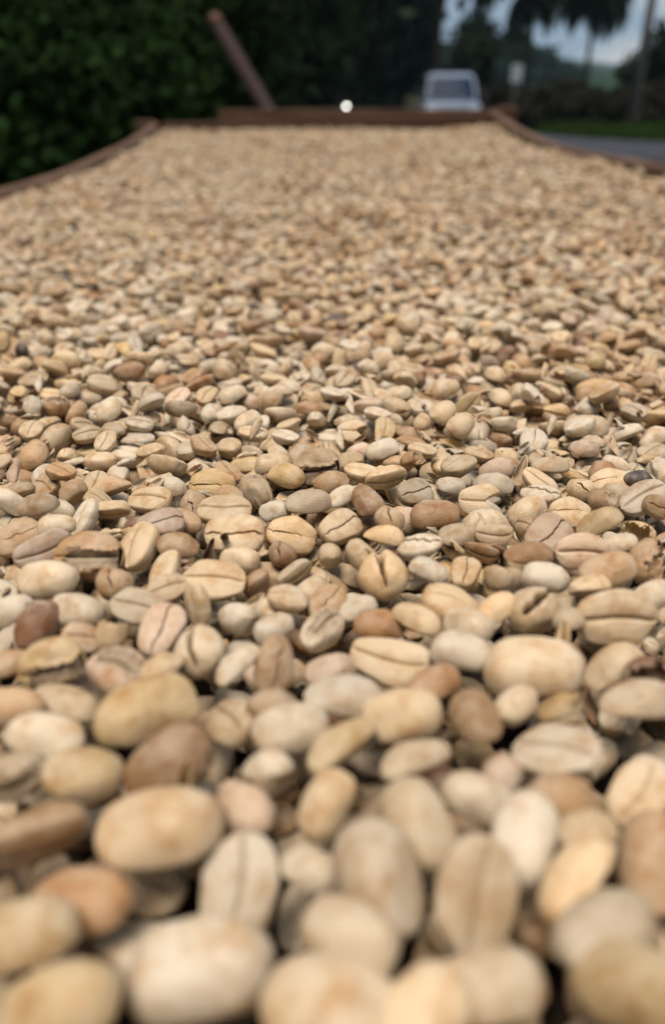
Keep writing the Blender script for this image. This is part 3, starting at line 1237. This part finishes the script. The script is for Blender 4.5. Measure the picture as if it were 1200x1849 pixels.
def board_across(xa, ya, za, xb, yb, zb, th, hg, mat, name):
    return slab([(xa, ya, za - hg), (xb, yb, zb - hg), (xb, yb + th, zb - hg), (xa, ya + th, za - hg),
                 (xa, ya, za), (xb, yb, zb), (xb, yb + th, zb), (xa, ya + th, za)], mat, name)


board_across(XL + .002, 2.513, zl - .002, XR - .002, 2.60, zr - .006, .028, .10, M_WOOD2, 'end_board')
board_across(-.335, 2.56, zl + .032, .50, 2.645, zr + .004, .03, .12, M_WOOD, 'end_board')
board_across(XL - .03, -.085, .055 + CZ, XR + .03, -.085, .055 + CZ, .03, .21, M_WOOD2, 'end_board')  # near board added out of view to shade the closest beans
for (x, yy, zt) in ((XL - .055, 2.50, zl + .006), (XR + .033, 2.62, zr + .012), (XL - .06, -.115, .065 + CZ), (XR + .036, -.115, .065 + CZ), (XL - .055, 1.0, -.16 + CZ), (XR + .033, 1.14, -.12 + CZ)):
    bm = bmesh.new()
    g = ground_z(x, yy)
    bm_box(bm, (x + .012, yy, (zt + g - .05) / 2), (.05, .05, zt - g + .05), None, .003)
    bed_part('leg', mesh_bm('leg', bm, M_WOOD2))
for yy in (-.02, .35, .9, 1.45, 2.0, 2.4):
    bm = bmesh.new()
    zb = float(_ip(yy, PRO)) + CZ - .095
    bm_box(bm, (-.01, yy, zb - .02), (.98, .045, .04), None, .003)
    bed_part('cross_bar', mesh_bm('cross_bar', bm, M_WOOD2))
V, Fc = [], []
nx_, ny_ = 24, 90
for j in range(ny_ + 1):
    for i in range(nx_ + 1):
        x = XL + .001 + (XR - XL - .002) * i / nx_
        yy = -.054 + 2.559 * j / ny_ + (x - XL) * .085 * (j / ny_)
        V.append((x, yy, float(zs(x, yy)) - .026 + CZ))
for j in range(ny_):
    for i in range(nx_):
        Fc.append((j * (nx_ + 1) + i, j * (nx_ + 1) + i + 1, (j + 1) * (nx_ + 1) + i + 1, (j + 1) * (nx_ + 1) + i))
bed_part('drying_mat', mesh_from('drying_mat', V, Fc, M_MAT, True))

# ------------------------------------------------------------------ vegetation
def leaf_cloud(n, centre, dims, size, seed, mat, hollow=.35, clumps=40, droop=.3, long=1.9):
    """leaf-sized faces gathered in clumps through the crown's volume"""
    rg = np.random.default_rng(seed)
    cl = rg.normal(size=(clumps, 3))
    cl /= np.linalg.norm(cl, axis=1)[:, None]
    cl *= (hollow + (1 - hollow) * rg.random((clumps, 1)) ** .6)
    cl[:, 2] *= 1.0
    which = rg.integers(0, clumps, n)
    p = cl[which] + rg.normal(size=(n, 3)) * .17
    p = p * np.array(dims) / 2 + np.array(centre)
    a = rg.normal(size=(n, 3)); a[:, 2] -= droop
    a /= np.linalg.norm(a, axis=1)[:, None]
    b = np.cross(a, rg.normal(size=(n, 3)))
    b /= np.linalg.norm(b, axis=1)[:, None]
    s = size * (.6 + .8 * rg.random((n, 1)))
    V = np.empty((n * 4, 3))
    V[0::4] = p - a * s * long / 2
    V[1::4] = p + b * s * .5
    V[2::4] = p + a * s * long / 2
    V[3::4] = p - b * s * .5
    me = bpy.data.meshes.new('crown')
    me.vertices.add(n * 4)
    me.vertices.foreach_set('co', V.ravel())
    me.loops.add(n * 4)
    me.loops.foreach_set('vertex_index', np.arange(n * 4))
    me.polygons.add(n)
    me.polygons.foreach_set('loop_start', np.arange(n) * 4)
    me.materials.append(mat)
    me.update(calc_edges=True)
    return me


def tree(name, label, pos, h, w, mat, seed, n=2600, trunk=.16, bare=.25, leaf=.3, cat='tree', group=None, depth=None, limbs=6):
    rg = random.Random(seed)
    base = Vector((pos[0], pos[1], ground_z(pos[0], pos[1])))
    o = empty(name, base)
    pts, p = [], Vector((0, 0, -.1))
    for k in range(6):
        pts.append(p.copy())
        p = p + Vector((rg.gauss(0, .03 * h / 5), rg.gauss(0, .03 * h / 5), h * .75 / 5))
    parts = [tube(pts, [trunk * (1 - .13 * k) for k in range(6)], 9)]
    for k in range(limbs):
        s = pts[2 + k % 3]
        an = rg.uniform(0, 6.28)
        e = s + Vector((math.cos(an) * w * .33, math.sin(an) * w * .33, h * rg.uniform(.12, .28)))
        parts.append(tube([s, (s + e) / 2 + Vector((0, 0, -.03 * h)), e], [trunk * .4, trunk * .28, trunk * .1], 6))
    V, Fc = merge(parts)
    link('trunk', mesh_from('trunk', V, Fc, M_BARK, True), o)
    ch = h * (1 - bare)
    link('crown', leaf_cloud(n, (0, 0, h * bare + ch / 2), (w, depth or w, ch), leaf, seed, LEAF[mat]), o)
    tag(o, label, cat, group)
    return o


def frond_mesh(seed, length, mat):
    rg = random.Random(seed)
    V, Fc = [], []
    n = 16
    prev = None
    for i in range(n + 1):
        u = i / n
        c = Vector((length * (u - .22 * u * u), 0, length * (.45 * u - .95 * u * u)))
        if prev is not None:
            o = len(V)
            for q, wd in ((prev, .02), (c, .014)):
                V += [q + Vector((0, wd, 0)), q + Vector((0, -wd, 0)), q + Vector((0, 0, -wd))]
            Fc += [(o, o + 3, o + 4, o + 1), (o + 1, o + 4, o + 5, o + 2), (o + 2, o + 5, o + 3, o)]
            if i > 2:
                for sd in (-1, 1):
                    for h in (0, .5):
                        b0 = prev.lerp(c, h)
                        ll = length * .34 * math.sin(math.pi * min(.97, u * .85 + .12)) * rg.uniform(.8, 1.1)
                        tip = b0 + Vector((ll * .35, sd * ll * .75, -ll * rg.uniform(.45, .75)))
                        o = len(V)
                        w = Vector((length * .03, 0, 0))
                        mid = b0.lerp(tip, .5) + Vector((0, 0, ll * .06))
                        V += [b0 - w, b0 + w, mid + w * 1.4, tip, mid - w * 1.4]
                        Fc.append((o, o + 1, o + 2, o + 3, o + 4))
        prev = c
    return mesh_from('frond', V, Fc, mat)


def palm(label, pos, h, fl, seed, n=26, trunk=.12):
    rg = random.Random(seed)
    base = Vector((pos[0], pos[1], ground_z(pos[0], pos[1])))
    o = empty('palm_tree', base)
    lean = Vector((rg.gauss(0, .02), rg.gauss(0, .02), 1))
    pts = [lean * (h * k / 7) + Vector((0, 0, -.1 if k == 0 else 0)) for k in range(8)]
    V, Fc = tube(pts, [trunk * (1.25 - .06 * k) for k in range(8)], 10)
    link('trunk', mesh_from('trunk', V, Fc, M_BARK, True), o)
    fm = [frond_mesh(seed + k, fl, LEAF['dark']) for k in range(3)]
    for k in range(n):
        f = link('frond', fm[k % 3], o, pts[-1], (rg.gauss(0, .12), rg.uniform(-.35, .75), 2 * math.pi * k / n + rg.gauss(0, .15)))
        s = rg.uniform(.85, 1.12)
        f.scale = (s, s, s)
    tag(o, label, 'palm tree', 'palms and tall trees behind the road')
    return o


G_L = 'bushes beside the left of the bed'
bushes = [
    (20, 4.6, 1.25, 1.5, 'fresh', 'low green bush at the far left edge beside the bed'),
    (105, 5.4, 1.5, 1.6, 'fresh', 'dark green bush second from the left edge'),
    (205, 6.4, 2.3, 1.6, 'fresh', 'brighter green bush behind the sagging left board'),
    (300, 7.6, 2.9, 1.9, 'green', 'tall leafy green bush left of the leaning pole'),
    (350, 9.5, 2.7, 2.0, 'dark', 'shadowy bush right behind the foot of the leaning pole'),
]
for i, (px, R, h, w, mt, lb) in enumerate(bushes):
    tree('bush', lb, spot(px, R), h, w, mt, 100 + i, n=13000, trunk=.035, bare=.02, leaf=.042, cat='bush', group=G_L, limbs=8)
G_F = 'forest trees behind the bed'
forest = [
    (-60, 13, 8, 5, 'dark', 'big dark tree at the upper left corner'),
    (70, 17, 9, 5, 'dark', 'dark tree rising behind the leftmost bushes'),
    (190, 15, 8, 4.2, 'green', 'greenish tree behind the bright green bush'),
    (300, 21, 9, 5.5, 'dark', 'dark tree behind the tall leafy bush'),
    (395, 24, 9, 5, 'dark', 'dark tree right behind the leaning pole'),
    (480, 27, 9, 5, 'green', 'shadowed green tree just right of the leaning pole'),
    (560, 33, 10, 6, 'dark', 'dark tree left of the lit headlight'),
    (640, 37, 10, 6, 'teal', 'bluish dark tree straight above the headlight'),
    (705, 40, 10, 3.6, 'teal', 'bluish dark tree left of the white van'),
]
for i, (px, R, h, w, mt, lb) in enumerate(forest):
    tree('forest_tree', lb, spot(px, R), h, w, mt, 200 + i, n=4200, trunk=.2, bare=.03, leaf=.34, group=G_F)
# tall trunk with a dark crown left of the van, dark round tree behind the van
tree('tall_tree', 'tall tree with a thick dark trunk rising behind the white van', spot(788, 36), 9.5, 3.4, 'dark', 301, n=3000, trunk=.36, bare=.50, leaf=.3)
tree('round_tree', 'dark rounded tree just right of the van roof', spot(852, 44), 4.3, 2.4, 'dark', 302, n=3200, trunk=.15, bare=.05, leaf=.22)
palm('drooping dark palm above the pale sign', spot(948, 50), 6.0, 2.9, 311)
palm('drooping dark palm left of the bright cloud', spot(1056, 46), 5.7, 2.8, 312)
palm('tall palm whose hanging fronds show left of the van', spot(728, 48), 6.6, 1.9, 314)
palm('palm with only its lowest fronds in view above the van', spot(872, 52), 6.6, 1.9, 313)
tree('round_tree', 'dark dense tree at the right edge behind the utility pole', spot(1192, 36), 3.1, 3.4, 'dark', 321, n=3600, trunk=.15, bare=.03, leaf=.2)
tree('leafy_tree', 'tree at the right edge whose branch crosses the pole', spot(1275, 33), 5.2, 2.6, 'dark', 322, n=1500, trunk=.14, bare=.55, leaf=.26)
mids = [(900, 110, 7.4, 6, 'green'), (960, 125, 5.6, 7, 'teal'), (1010, 150, 4.6, 8, 'teal'), (840, 100, 5.2, 7, 'teal')]
mlab = ['green hillside tree left of the drooping palms', 'bluish hillside tree between the two drooping palms', 'small bluish hillside tree under the bright cloud', 'bluish hillside tree behind the van']
for i, (px, R, h, w, mt) in enumerate(mids):
    tree('hillside_tree', mlab[i], spot(px, R), h, w, mt, 330 + i, n=2400, trunk=.3, bare=.05, leaf=.6, group='trees on the hillside')
G_H = 'dry shrubs along the far side of the road'
names = ['dry shrub hiding the foot of the pale sign', 'dry shrub right of the pale sign', 'dry shrub below the second drooping palm',
         'dry shrub left of the utility pole', 'dry shrub around the utility pole', 'dry shrub at the right edge behind the road', 'dry shrub beside the van']
for i, px in enumerate((935, 985, 1040, 1095, 1150, 1210, 890)):
    tree('shrub', names[i], spot(px, 29.5 + (i % 3) * .8), 1.2 + .1 * ((i * 7) % 3), 1.9, 'dry', 350 + i, n=3000, trunk=.05, bare=0.0, leaf=.13, cat='shrub', group=G_H, limbs=7)
# the wood that closes the view on the left and centre
rgw = np.random.default_rng(5)
wc = [(-36 + 39 * a + b, 55 + 6 * c, 0) for a, b, c in rgw.random((15000, 3))]
wc += [(math.sin(a) * r, math.cos(a) * r, 0) for a, r in zip(rgw.uniform(-4.1, -1.2, 34000), rgw.uniform(9.5, 13, 34000))]  # added unseen leaf ring left of and behind the camera, blocks low sky light
wc = np.array(wc)
wc[:, 2] = rgw.random(len(wc)) * np.where(wc[:, 1] > 40, 1, 1.05) * (10.5 + 2.0 * np.sin(wc[:, 0] * .55) + 1.2 * np.sin(wc[:, 1] * .8 + wc[:, 0])) - .3
wq = np.repeat(wc, 4, axis=0)
wq += rgw.normal(size=wq.shape) * np.where(wq[:, 1:2] > 40, .42, .24)
me = mesh_from('wood', wq, np.arange(len(wq)).reshape(-1, 4), LEAF['dark'])
tag(link('wood', me), 'dark far-off wood closing the view, with an added unseen ring around the bed', 'wood', kind='stuff')

# grass on the verge beyond the road and along the yard
rg = np.random.default_rng(8)
n = 16000
gxs, gys = rg.uniform(4.5, 16, n), rg.uniform(22.5, 29.5, n)
mid = [(x, y) for x, y in rp]
mx, my = np.array([m[0] for m in mid]), np.array([m[1] for m in mid])
keep = np.array([np.min((mx - a) ** 2 + (my - b) ** 2) > 3.2 ** 2 for a, b in zip(gxs, gys)])
keep &= gys > np.interp(gxs, [4, 7, 12, 16], [27, 23.6, 21.5, 20.5])
gxs, gys = gxs[keep], gys[keep]
n2 = 5000
gxs = np.concatenate([gxs, rg.uniform(-4.5, -.75, n2)]); gys = np.concatenate([gys, rg.uniform(1.5, 7, n2)])
V, Fc = [], []
for a, b in zip(gxs, gys):
    h = rg.uniform(.14, .42)
    an = rg.uniform(0, 6.28)
    w = .03
    lx, ly = rg.normal(0, .09, 2)
    g = ground_z(a, b) - .01
    o = len(V)
    c, s = math.cos(an) * w, math.sin(an) * w
    V += [(a - c, b - s, g), (a + c, b + s, g), (a + c * .6 + lx * .4, b + s * .6 + ly * .4, g + h * .6), (a + lx, b + ly, g + h), (a - c * .6 + lx * .4, b - s * .6 + ly * .4, g + h * .6)]
    Fc.append((o, o + 1, o + 2, o + 3, o + 4))
tag(link('grass', mesh_from('grass', V, Fc, M_GRASS)), 'green grass on the verge beyond the road and around the bed', 'grass', kind='stuff')

# ------------------------------------------------------------------ leaning pole, sign, utility pole
top = Vector((spot(397, 5.0).x, 5.0, height_at(38, 5.0)))
bot = Vector((spot(478, 4.6).x, 4.6, height_at(196, 4.6)))
dirv = (bot - top).normalized()
foot = bot + dirv * ((bot.z + .05) / -dirv.z)
lp = empty('leaning_pole', foot)
V, Fc = tube([Vector((0, 0, 0)), (top - foot) * .5 + Vector((.01, 0, 0)), top - foot], [.040, .037, .035], 12)
link('shaft', mesh_from('shaft', V, Fc, M_POST, True), lp)
V, Fc = tube([(top - foot) * .985, (top - foot) * 1.012], [.038, .036], 12)
link('sawn_end', mesh_from('sawn_end', V, Fc, M_WOOD2, True), lp)
tag(lp, 'reddish brown wooden pole leaning left behind the bed', 'pole')

m_sign = noisy('sign_paint', (0.34, 0.40, 0.42), (0.44, 0.50, 0.52), 5, .5, 0)
m_steel = noisy('galvanised_steel', (0.16, .165, .17), (.24, .245, .25), 12, .5, .1, metallic=.6)
sp = spot(930, 28.6)
sg = empty('roadside_sign', (sp.x, sp.y, ground_z(sp.x, sp.y)))
bm = bmesh.new(); bm_box(bm, (0, -.035, 1.72), (.36, .02, .5), None, .006)
link('board', mesh_bm('board', bm, m_sign), sg)
V, Fc = tube([(0, 0, -.2), (0, 0, 2.0)], .025, 10)
link('post', mesh_from('post', V, Fc, m_steel, True), sg)
tag(sg, 'small pale sign board on a post among the shrubs', 'sign')

m_conc = noisy('pole_concrete', (.13, .12, .115), (.22, .21, .2), 6, .85, .2)
sp = spot(1151, 28.0)
up = empty('utility_pole', (sp.x, sp.y, ground_z(sp.x, sp.y)))
V, Fc = tube([(0, 0, -.3), (0, 0, 8.5)], [.17, .10], 14)
link('shaft', mesh_from('shaft', V, Fc, m_conc, True), up)
bm = bmesh.new(); bm_box(bm, (0, -.14, 8.0), (1.6, .09, .1), None, .006)
link('crossarm', mesh_bm('crossarm', bm, m_steel), up)
for dx in (-.7, 0, .7):
    V, Fc = tube([(dx, -.14, 8.05), (dx, -.14, 8.12), (dx, -.14, 8.17), (dx, -.14, 8.24)], [.03, .06, .045, .02], 10)
    link('insulator', mesh_from('insulator', V, Fc, m_sign, True), up)
tag(up, 'grey concrete utility pole at the right edge beyond the road', 'utility pole')

# ------------------------------------------------------------------ white van coming toward us
m_paint = noisy('sky_tinted_white_paint', (.21, .27, .37), (.26, .33, .43), 3, .28, 0)  # white paint with the bluish sky light mixed into its colour
m_glass, _n, _l, _b = new_mat('windscreen_glass')
_b.inputs['Base Color'].default_value = (.008, .025, .06, 1)  # blue of the reflected sky put into the glass colour
_b.inputs['Roughness'].default_value = .06
_b.inputs['Specular IOR Level'].default_value = .03
m_black = noisy('black_trim', (.012, .012, .013), (.03, .03, .032), 10, .6, 0)
m_rub = noisy('tyre_rubber', (.012, .012, .012), (.03, .03, .03), 20, .9, .2)
m_chrome = noisy('wheel_metal', (.35, .35, .36), (.5, .5, .5), 8, .35, 0, metallic=.9)
m_lens = noisy('lamp_lens', (.5, .52, .55), (.65, .67, .7), 8, .15, 0)

vp = spot(811, 26.5)
van = empty('white_van', (vp.x, vp.y, ground_z(vp.x, vp.y) + .055), rad(-3))
van.scale = (.98, .95, .93)
HWID = .84


def van_part(name, me, parent=van): return link(name, me, parent)


bm = bmesh.new()       # van faces -Y: nose at y=-1.9, tail at 1.9
bm_hex(bm, [(-HWID, -1.88, .32), (HWID, -1.88, .32), (HWID, 1.9, .32), (-HWID, 1.9, .32),
            (-HWID * .97, -1.80, .98), (HWID * .97, -1.80, .98), (HWID * .98, 1.9, 1.05), (-HWID * .98, 1.9, 1.05)], .09)
bm_hex(bm, [(-HWID * .96, -1.45, .95), (HWID * .96, -1.45, .95), (HWID * .97, 1.88, .95), (-HWID * .97, 1.88, .95),
            (-HWID * .80, -.72, 1.78), (HWID * .80, -.72, 1.78), (HWID * .82, 1.75, 1.78), (-HWID * .82, 1.75, 1.78)], .17)
body = van_part('body', mesh_bm('body', bm, m_paint, True))


def lerp3(a, b, t): return Vector(a).lerp(Vector(b), t)


A, B_ = Vector((-HWID * .96, -1.45, .95)), Vector((HWID * .96, -1.45, .95))
C_, D_ = Vector((HWID * .80, -.72, 1.78)), Vector((-HWID * .80, -.72, 1.78))


def panel(a, b, c, dd, off, inset=(.07, .93, .14, .86), th=.012):
    u0, u1, v0, v1 = inset
    q = lambda u, v: a.lerp(b, u).lerp(dd.lerp(c, u), v)
    nn = (b - a).cross(dd - a).normalized()
    P4 = [q(u0, v0), q(u1, v0), q(u1, v1), q(u0, v1)]
    bm = bmesh.new()
    bm_hex(bm, [p + nn * (off - th) for p in P4] + [p + nn * off for p in P4], .004)
    bmesh.ops.recalc_face_normals(bm, faces=bm.faces)
    return bm


van_part('windscreen', mesh_bm('windscreen', panel(A, B_, C_, D_, .012), m_glass))
for s in (-1, 1):
    a, b = Vector((s * HWID * .96, -1.45, .95)), Vector((s * HWID * .97, 1.88, .95))
    c, dd = Vector((s * HWID * .82, 1.75, 1.78)), Vector((s * HWID * .80, -.72, 1.78))
    for u0, u1 in ((.10, .36), (.40, .66), (.70, .95)):
        bm = panel(a, b, c, dd, .010 * s, (u0, u1, .18, .84), .012 * s)
        van_part('side_window', mesh_bm('side_window', bm, m_glass))
    bm = bmesh.new(); bm_box(bm, (s * .62, -1.86, .74), (.30, .08, .19), None, .03)
    van_part('headlight', mesh_bm('headlight', bm, m_lens, True))
    bm = bmesh.new(); bm_box(bm, (s * .93, -1.12, 1.16), (.16, .09, .2), None, .03)
    bm_box(bm, (s * .83, -1.12, 1.10), (.1, .03, .03))
    van_part('wing_mirror', mesh_bm('wing_mirror', bm, m_black))
    for yy in (-1.2, 1.2):
        w = empty('wheel', (s * (HWID - .08), yy, .30))
        w.parent = van
        V, Fc = tube([(-.09, 0, 0), (-.07, 0, 0), (.07, 0, 0), (.09, 0, 0)], [.26, .30, .30, .26], 24)
        link('tyre', mesh_from('tyre', V, Fc, m_rub, True), w)
        V, Fc = tube([(-.095, 0, 0), (.095, 0, 0)], .18, 18)
        link('rim', mesh_from('rim', V, Fc, m_chrome, True), w)
bm = bmesh.new(); bm_box(bm, (0, -1.875, .72), (.80, .06, .13), None, .015)
van_part('grille', mesh_bm('grille', bm, m_black))
bm = bmesh.new(); bm_box(bm, (0, -1.90, .45), (1.66, .12, .24), None, .04)
van_part('bumper', mesh_bm('bumper', bm, m_paint, True))
for dx in (-.32, .3):
    bm = bmesh.new(); bm_box(bm, (dx, -1.475, 1.00), (.5, .012, .018), Euler((rad(-48), 0, rad(8))))
    van_part('wiper', mesh_bm('wiper', bm, m_black))
tag(van, 'white van with a dark windscreen coming along the road', 'van')

# ------------------------------------------------------------------ motorcycle with its headlight on
mp = spot(626, 24.0)
mz = ground_z(mp.x, mp.y) + .05
mb = empty('motorcycle', (mp.x, mp.y, mz), rad(3))
hl = height_at(192, 24.0) - mz
for yy in (0.05, 1.3):
    w = empty('wheel', (0, yy, .3)); w.parent = mb
    bm = bmesh.new()
    ring = []
    for k in range(24):
        an = 2 * math.pi * k / 24
        c = Vector((0, math.cos(an), math.sin(an)))
        ring.append([bm.verts.new(c * (.265 + .04 * math.cos(a)) + Vector((.045 * math.sin(a), 0, 0))) for a in [2 * math.pi * j / 8 for j in range(8)]])
    for k in range(24):
        for j in range(8):
            bm.faces.new((ring[k][j], ring[k][(j + 1) % 8], ring[(k + 1) % 24][(j + 1) % 8], ring[(k + 1) % 24][j]))
    link('tyre', mesh_bm('tyre', bm, m_rub, True), w)
    sp_ = [tube([(-.03, 0, 0), (.03, 0, 0)], .045, 10)]
    for k in range(6):
        an = math.pi * k / 3
        sp_.append(tube([(0, 0, 0), (0, .24 * math.cos(an), .24 * math.sin(an))], .012, 6))
    V, Fc = merge(sp_)
    link('spokes', mesh_from('spokes', V, Fc, m_chrome), w)
for s in (-1, 1):
    V, Fc = tube([(s * .09, .05, .3), (s * .09, .32, hl + .06)], [.025, .02], 8)
    link('fork', mesh_from('fork', V, Fc, m_chrome, True), mb)
    V, Fc = tube([(s * .30, .30, hl + .16), (s * .36, .28, hl + .34)], .008, 6)
    mr = link('mirror', mesh_from('mirror', V, Fc, m_black), mb)
    V, Fc = tube([(s * .37, .255, hl + .37), (s * .37, .275, hl + .37)], [.05, .055], 12)
    link('mirror_glass', mesh_from('mirror_glass', V, Fc, m_black), mr)
V, Fc = tube([(-.36, .42, hl + .14), (-.2, .33, hl + .17), (0, .31, hl + .13), (.2, .33, hl + .17), (.36, .42, hl + .14)], .016, 8)
link('handlebar', mesh_from('handlebar', V, Fc, m_black, True), mb)
bm = bmesh.new(); bm_hex(bm, [(-.12, .4, .62), (.12, .4, .62), (.1, .85, .62), (-.1, .85, .62), (-.13, .42, .82), (.13, .42, .82), (.08, .88, .76), (-.08, .88, .76)], .04)
link('fuel_tank', mesh_bm('fuel_tank', bm, m_black, True), mb)
bm = bmesh.new(); bm_box(bm, (0, 1.15, .74), (.24, .62, .09), None, .035)
link('seat', mesh_bm('seat', bm, m_black, True), mb)
bm = bmesh.new(); bm_box(bm, (0, .66, .42), (.26, .36, .32), None, .04)
link('engine', mesh_bm('engine', bm, m_chrome, True), mb)
V, Fc = merge([tube([(0, .34, .75), (0, .5, .35), (0, .9, .3), (0, 1.3, .3)], .03, 8), tube([(0, .4, .78), (0, .9, .66), (0, 1.45, .70)], .025, 8)])
link('frame', mesh_from('frame', V, Fc, m_black, True), mb)
V, Fc = tube([(0, .30, hl), (0, .24, hl), (0, .17, hl), (0, .15, hl)], [.05, .085, .1, .1], 20)
hd = link('headlight', mesh_from('headlight', V, Fc, m_black, True), mb)
m_lit, _n, _l, _b = new_mat('lit_headlight')
_b.inputs['Base Color'].default_value = (.9, .9, .85, 1)
_b.inputs['Emission Color'].default_value = (1.0, 1.0, .88, 1)
_b.inputs['Emission Strength'].default_value = 10
V, Fc = tube([(0, .149, hl), (0, .138, hl), (0, .13, hl)], [.028, .024, .015], 20)
link('lens', mesh_from('lens', V, Fc, m_lit, True), hd)
tag(mb, 'motorcycle with one bright headlight beyond the end of the bed', 'motorcycle')
# ------------------------------------------------------------------ evening air that blues the far hills
bm = bmesh.new()
bm_box(bm, (0, 440, 20), (1900, 1000, 60))
m_air = bpy.data.materials.new('evening_air')
m_air.use_nodes = True
an, al = m_air.node_tree.nodes, m_air.node_tree.links
an.clear()
av = an.new('ShaderNodeVolumePrincipled')
av.inputs['Color'].default_value = (.55, .80, .95, 1)
av.inputs['Density'].default_value = .00035
ao_ = an.new('ShaderNodeOutputMaterial')
al.new(av.outputs[0], ao_.inputs['Volume'])
tag(link('haze', mesh_bm('haze', bm, m_air)), 'thin bluish evening haze over the far hills', 'haze', kind='stuff')
print('BEANS', len(BEANS), 'instances', len(P), 'single', len(SINGLE))
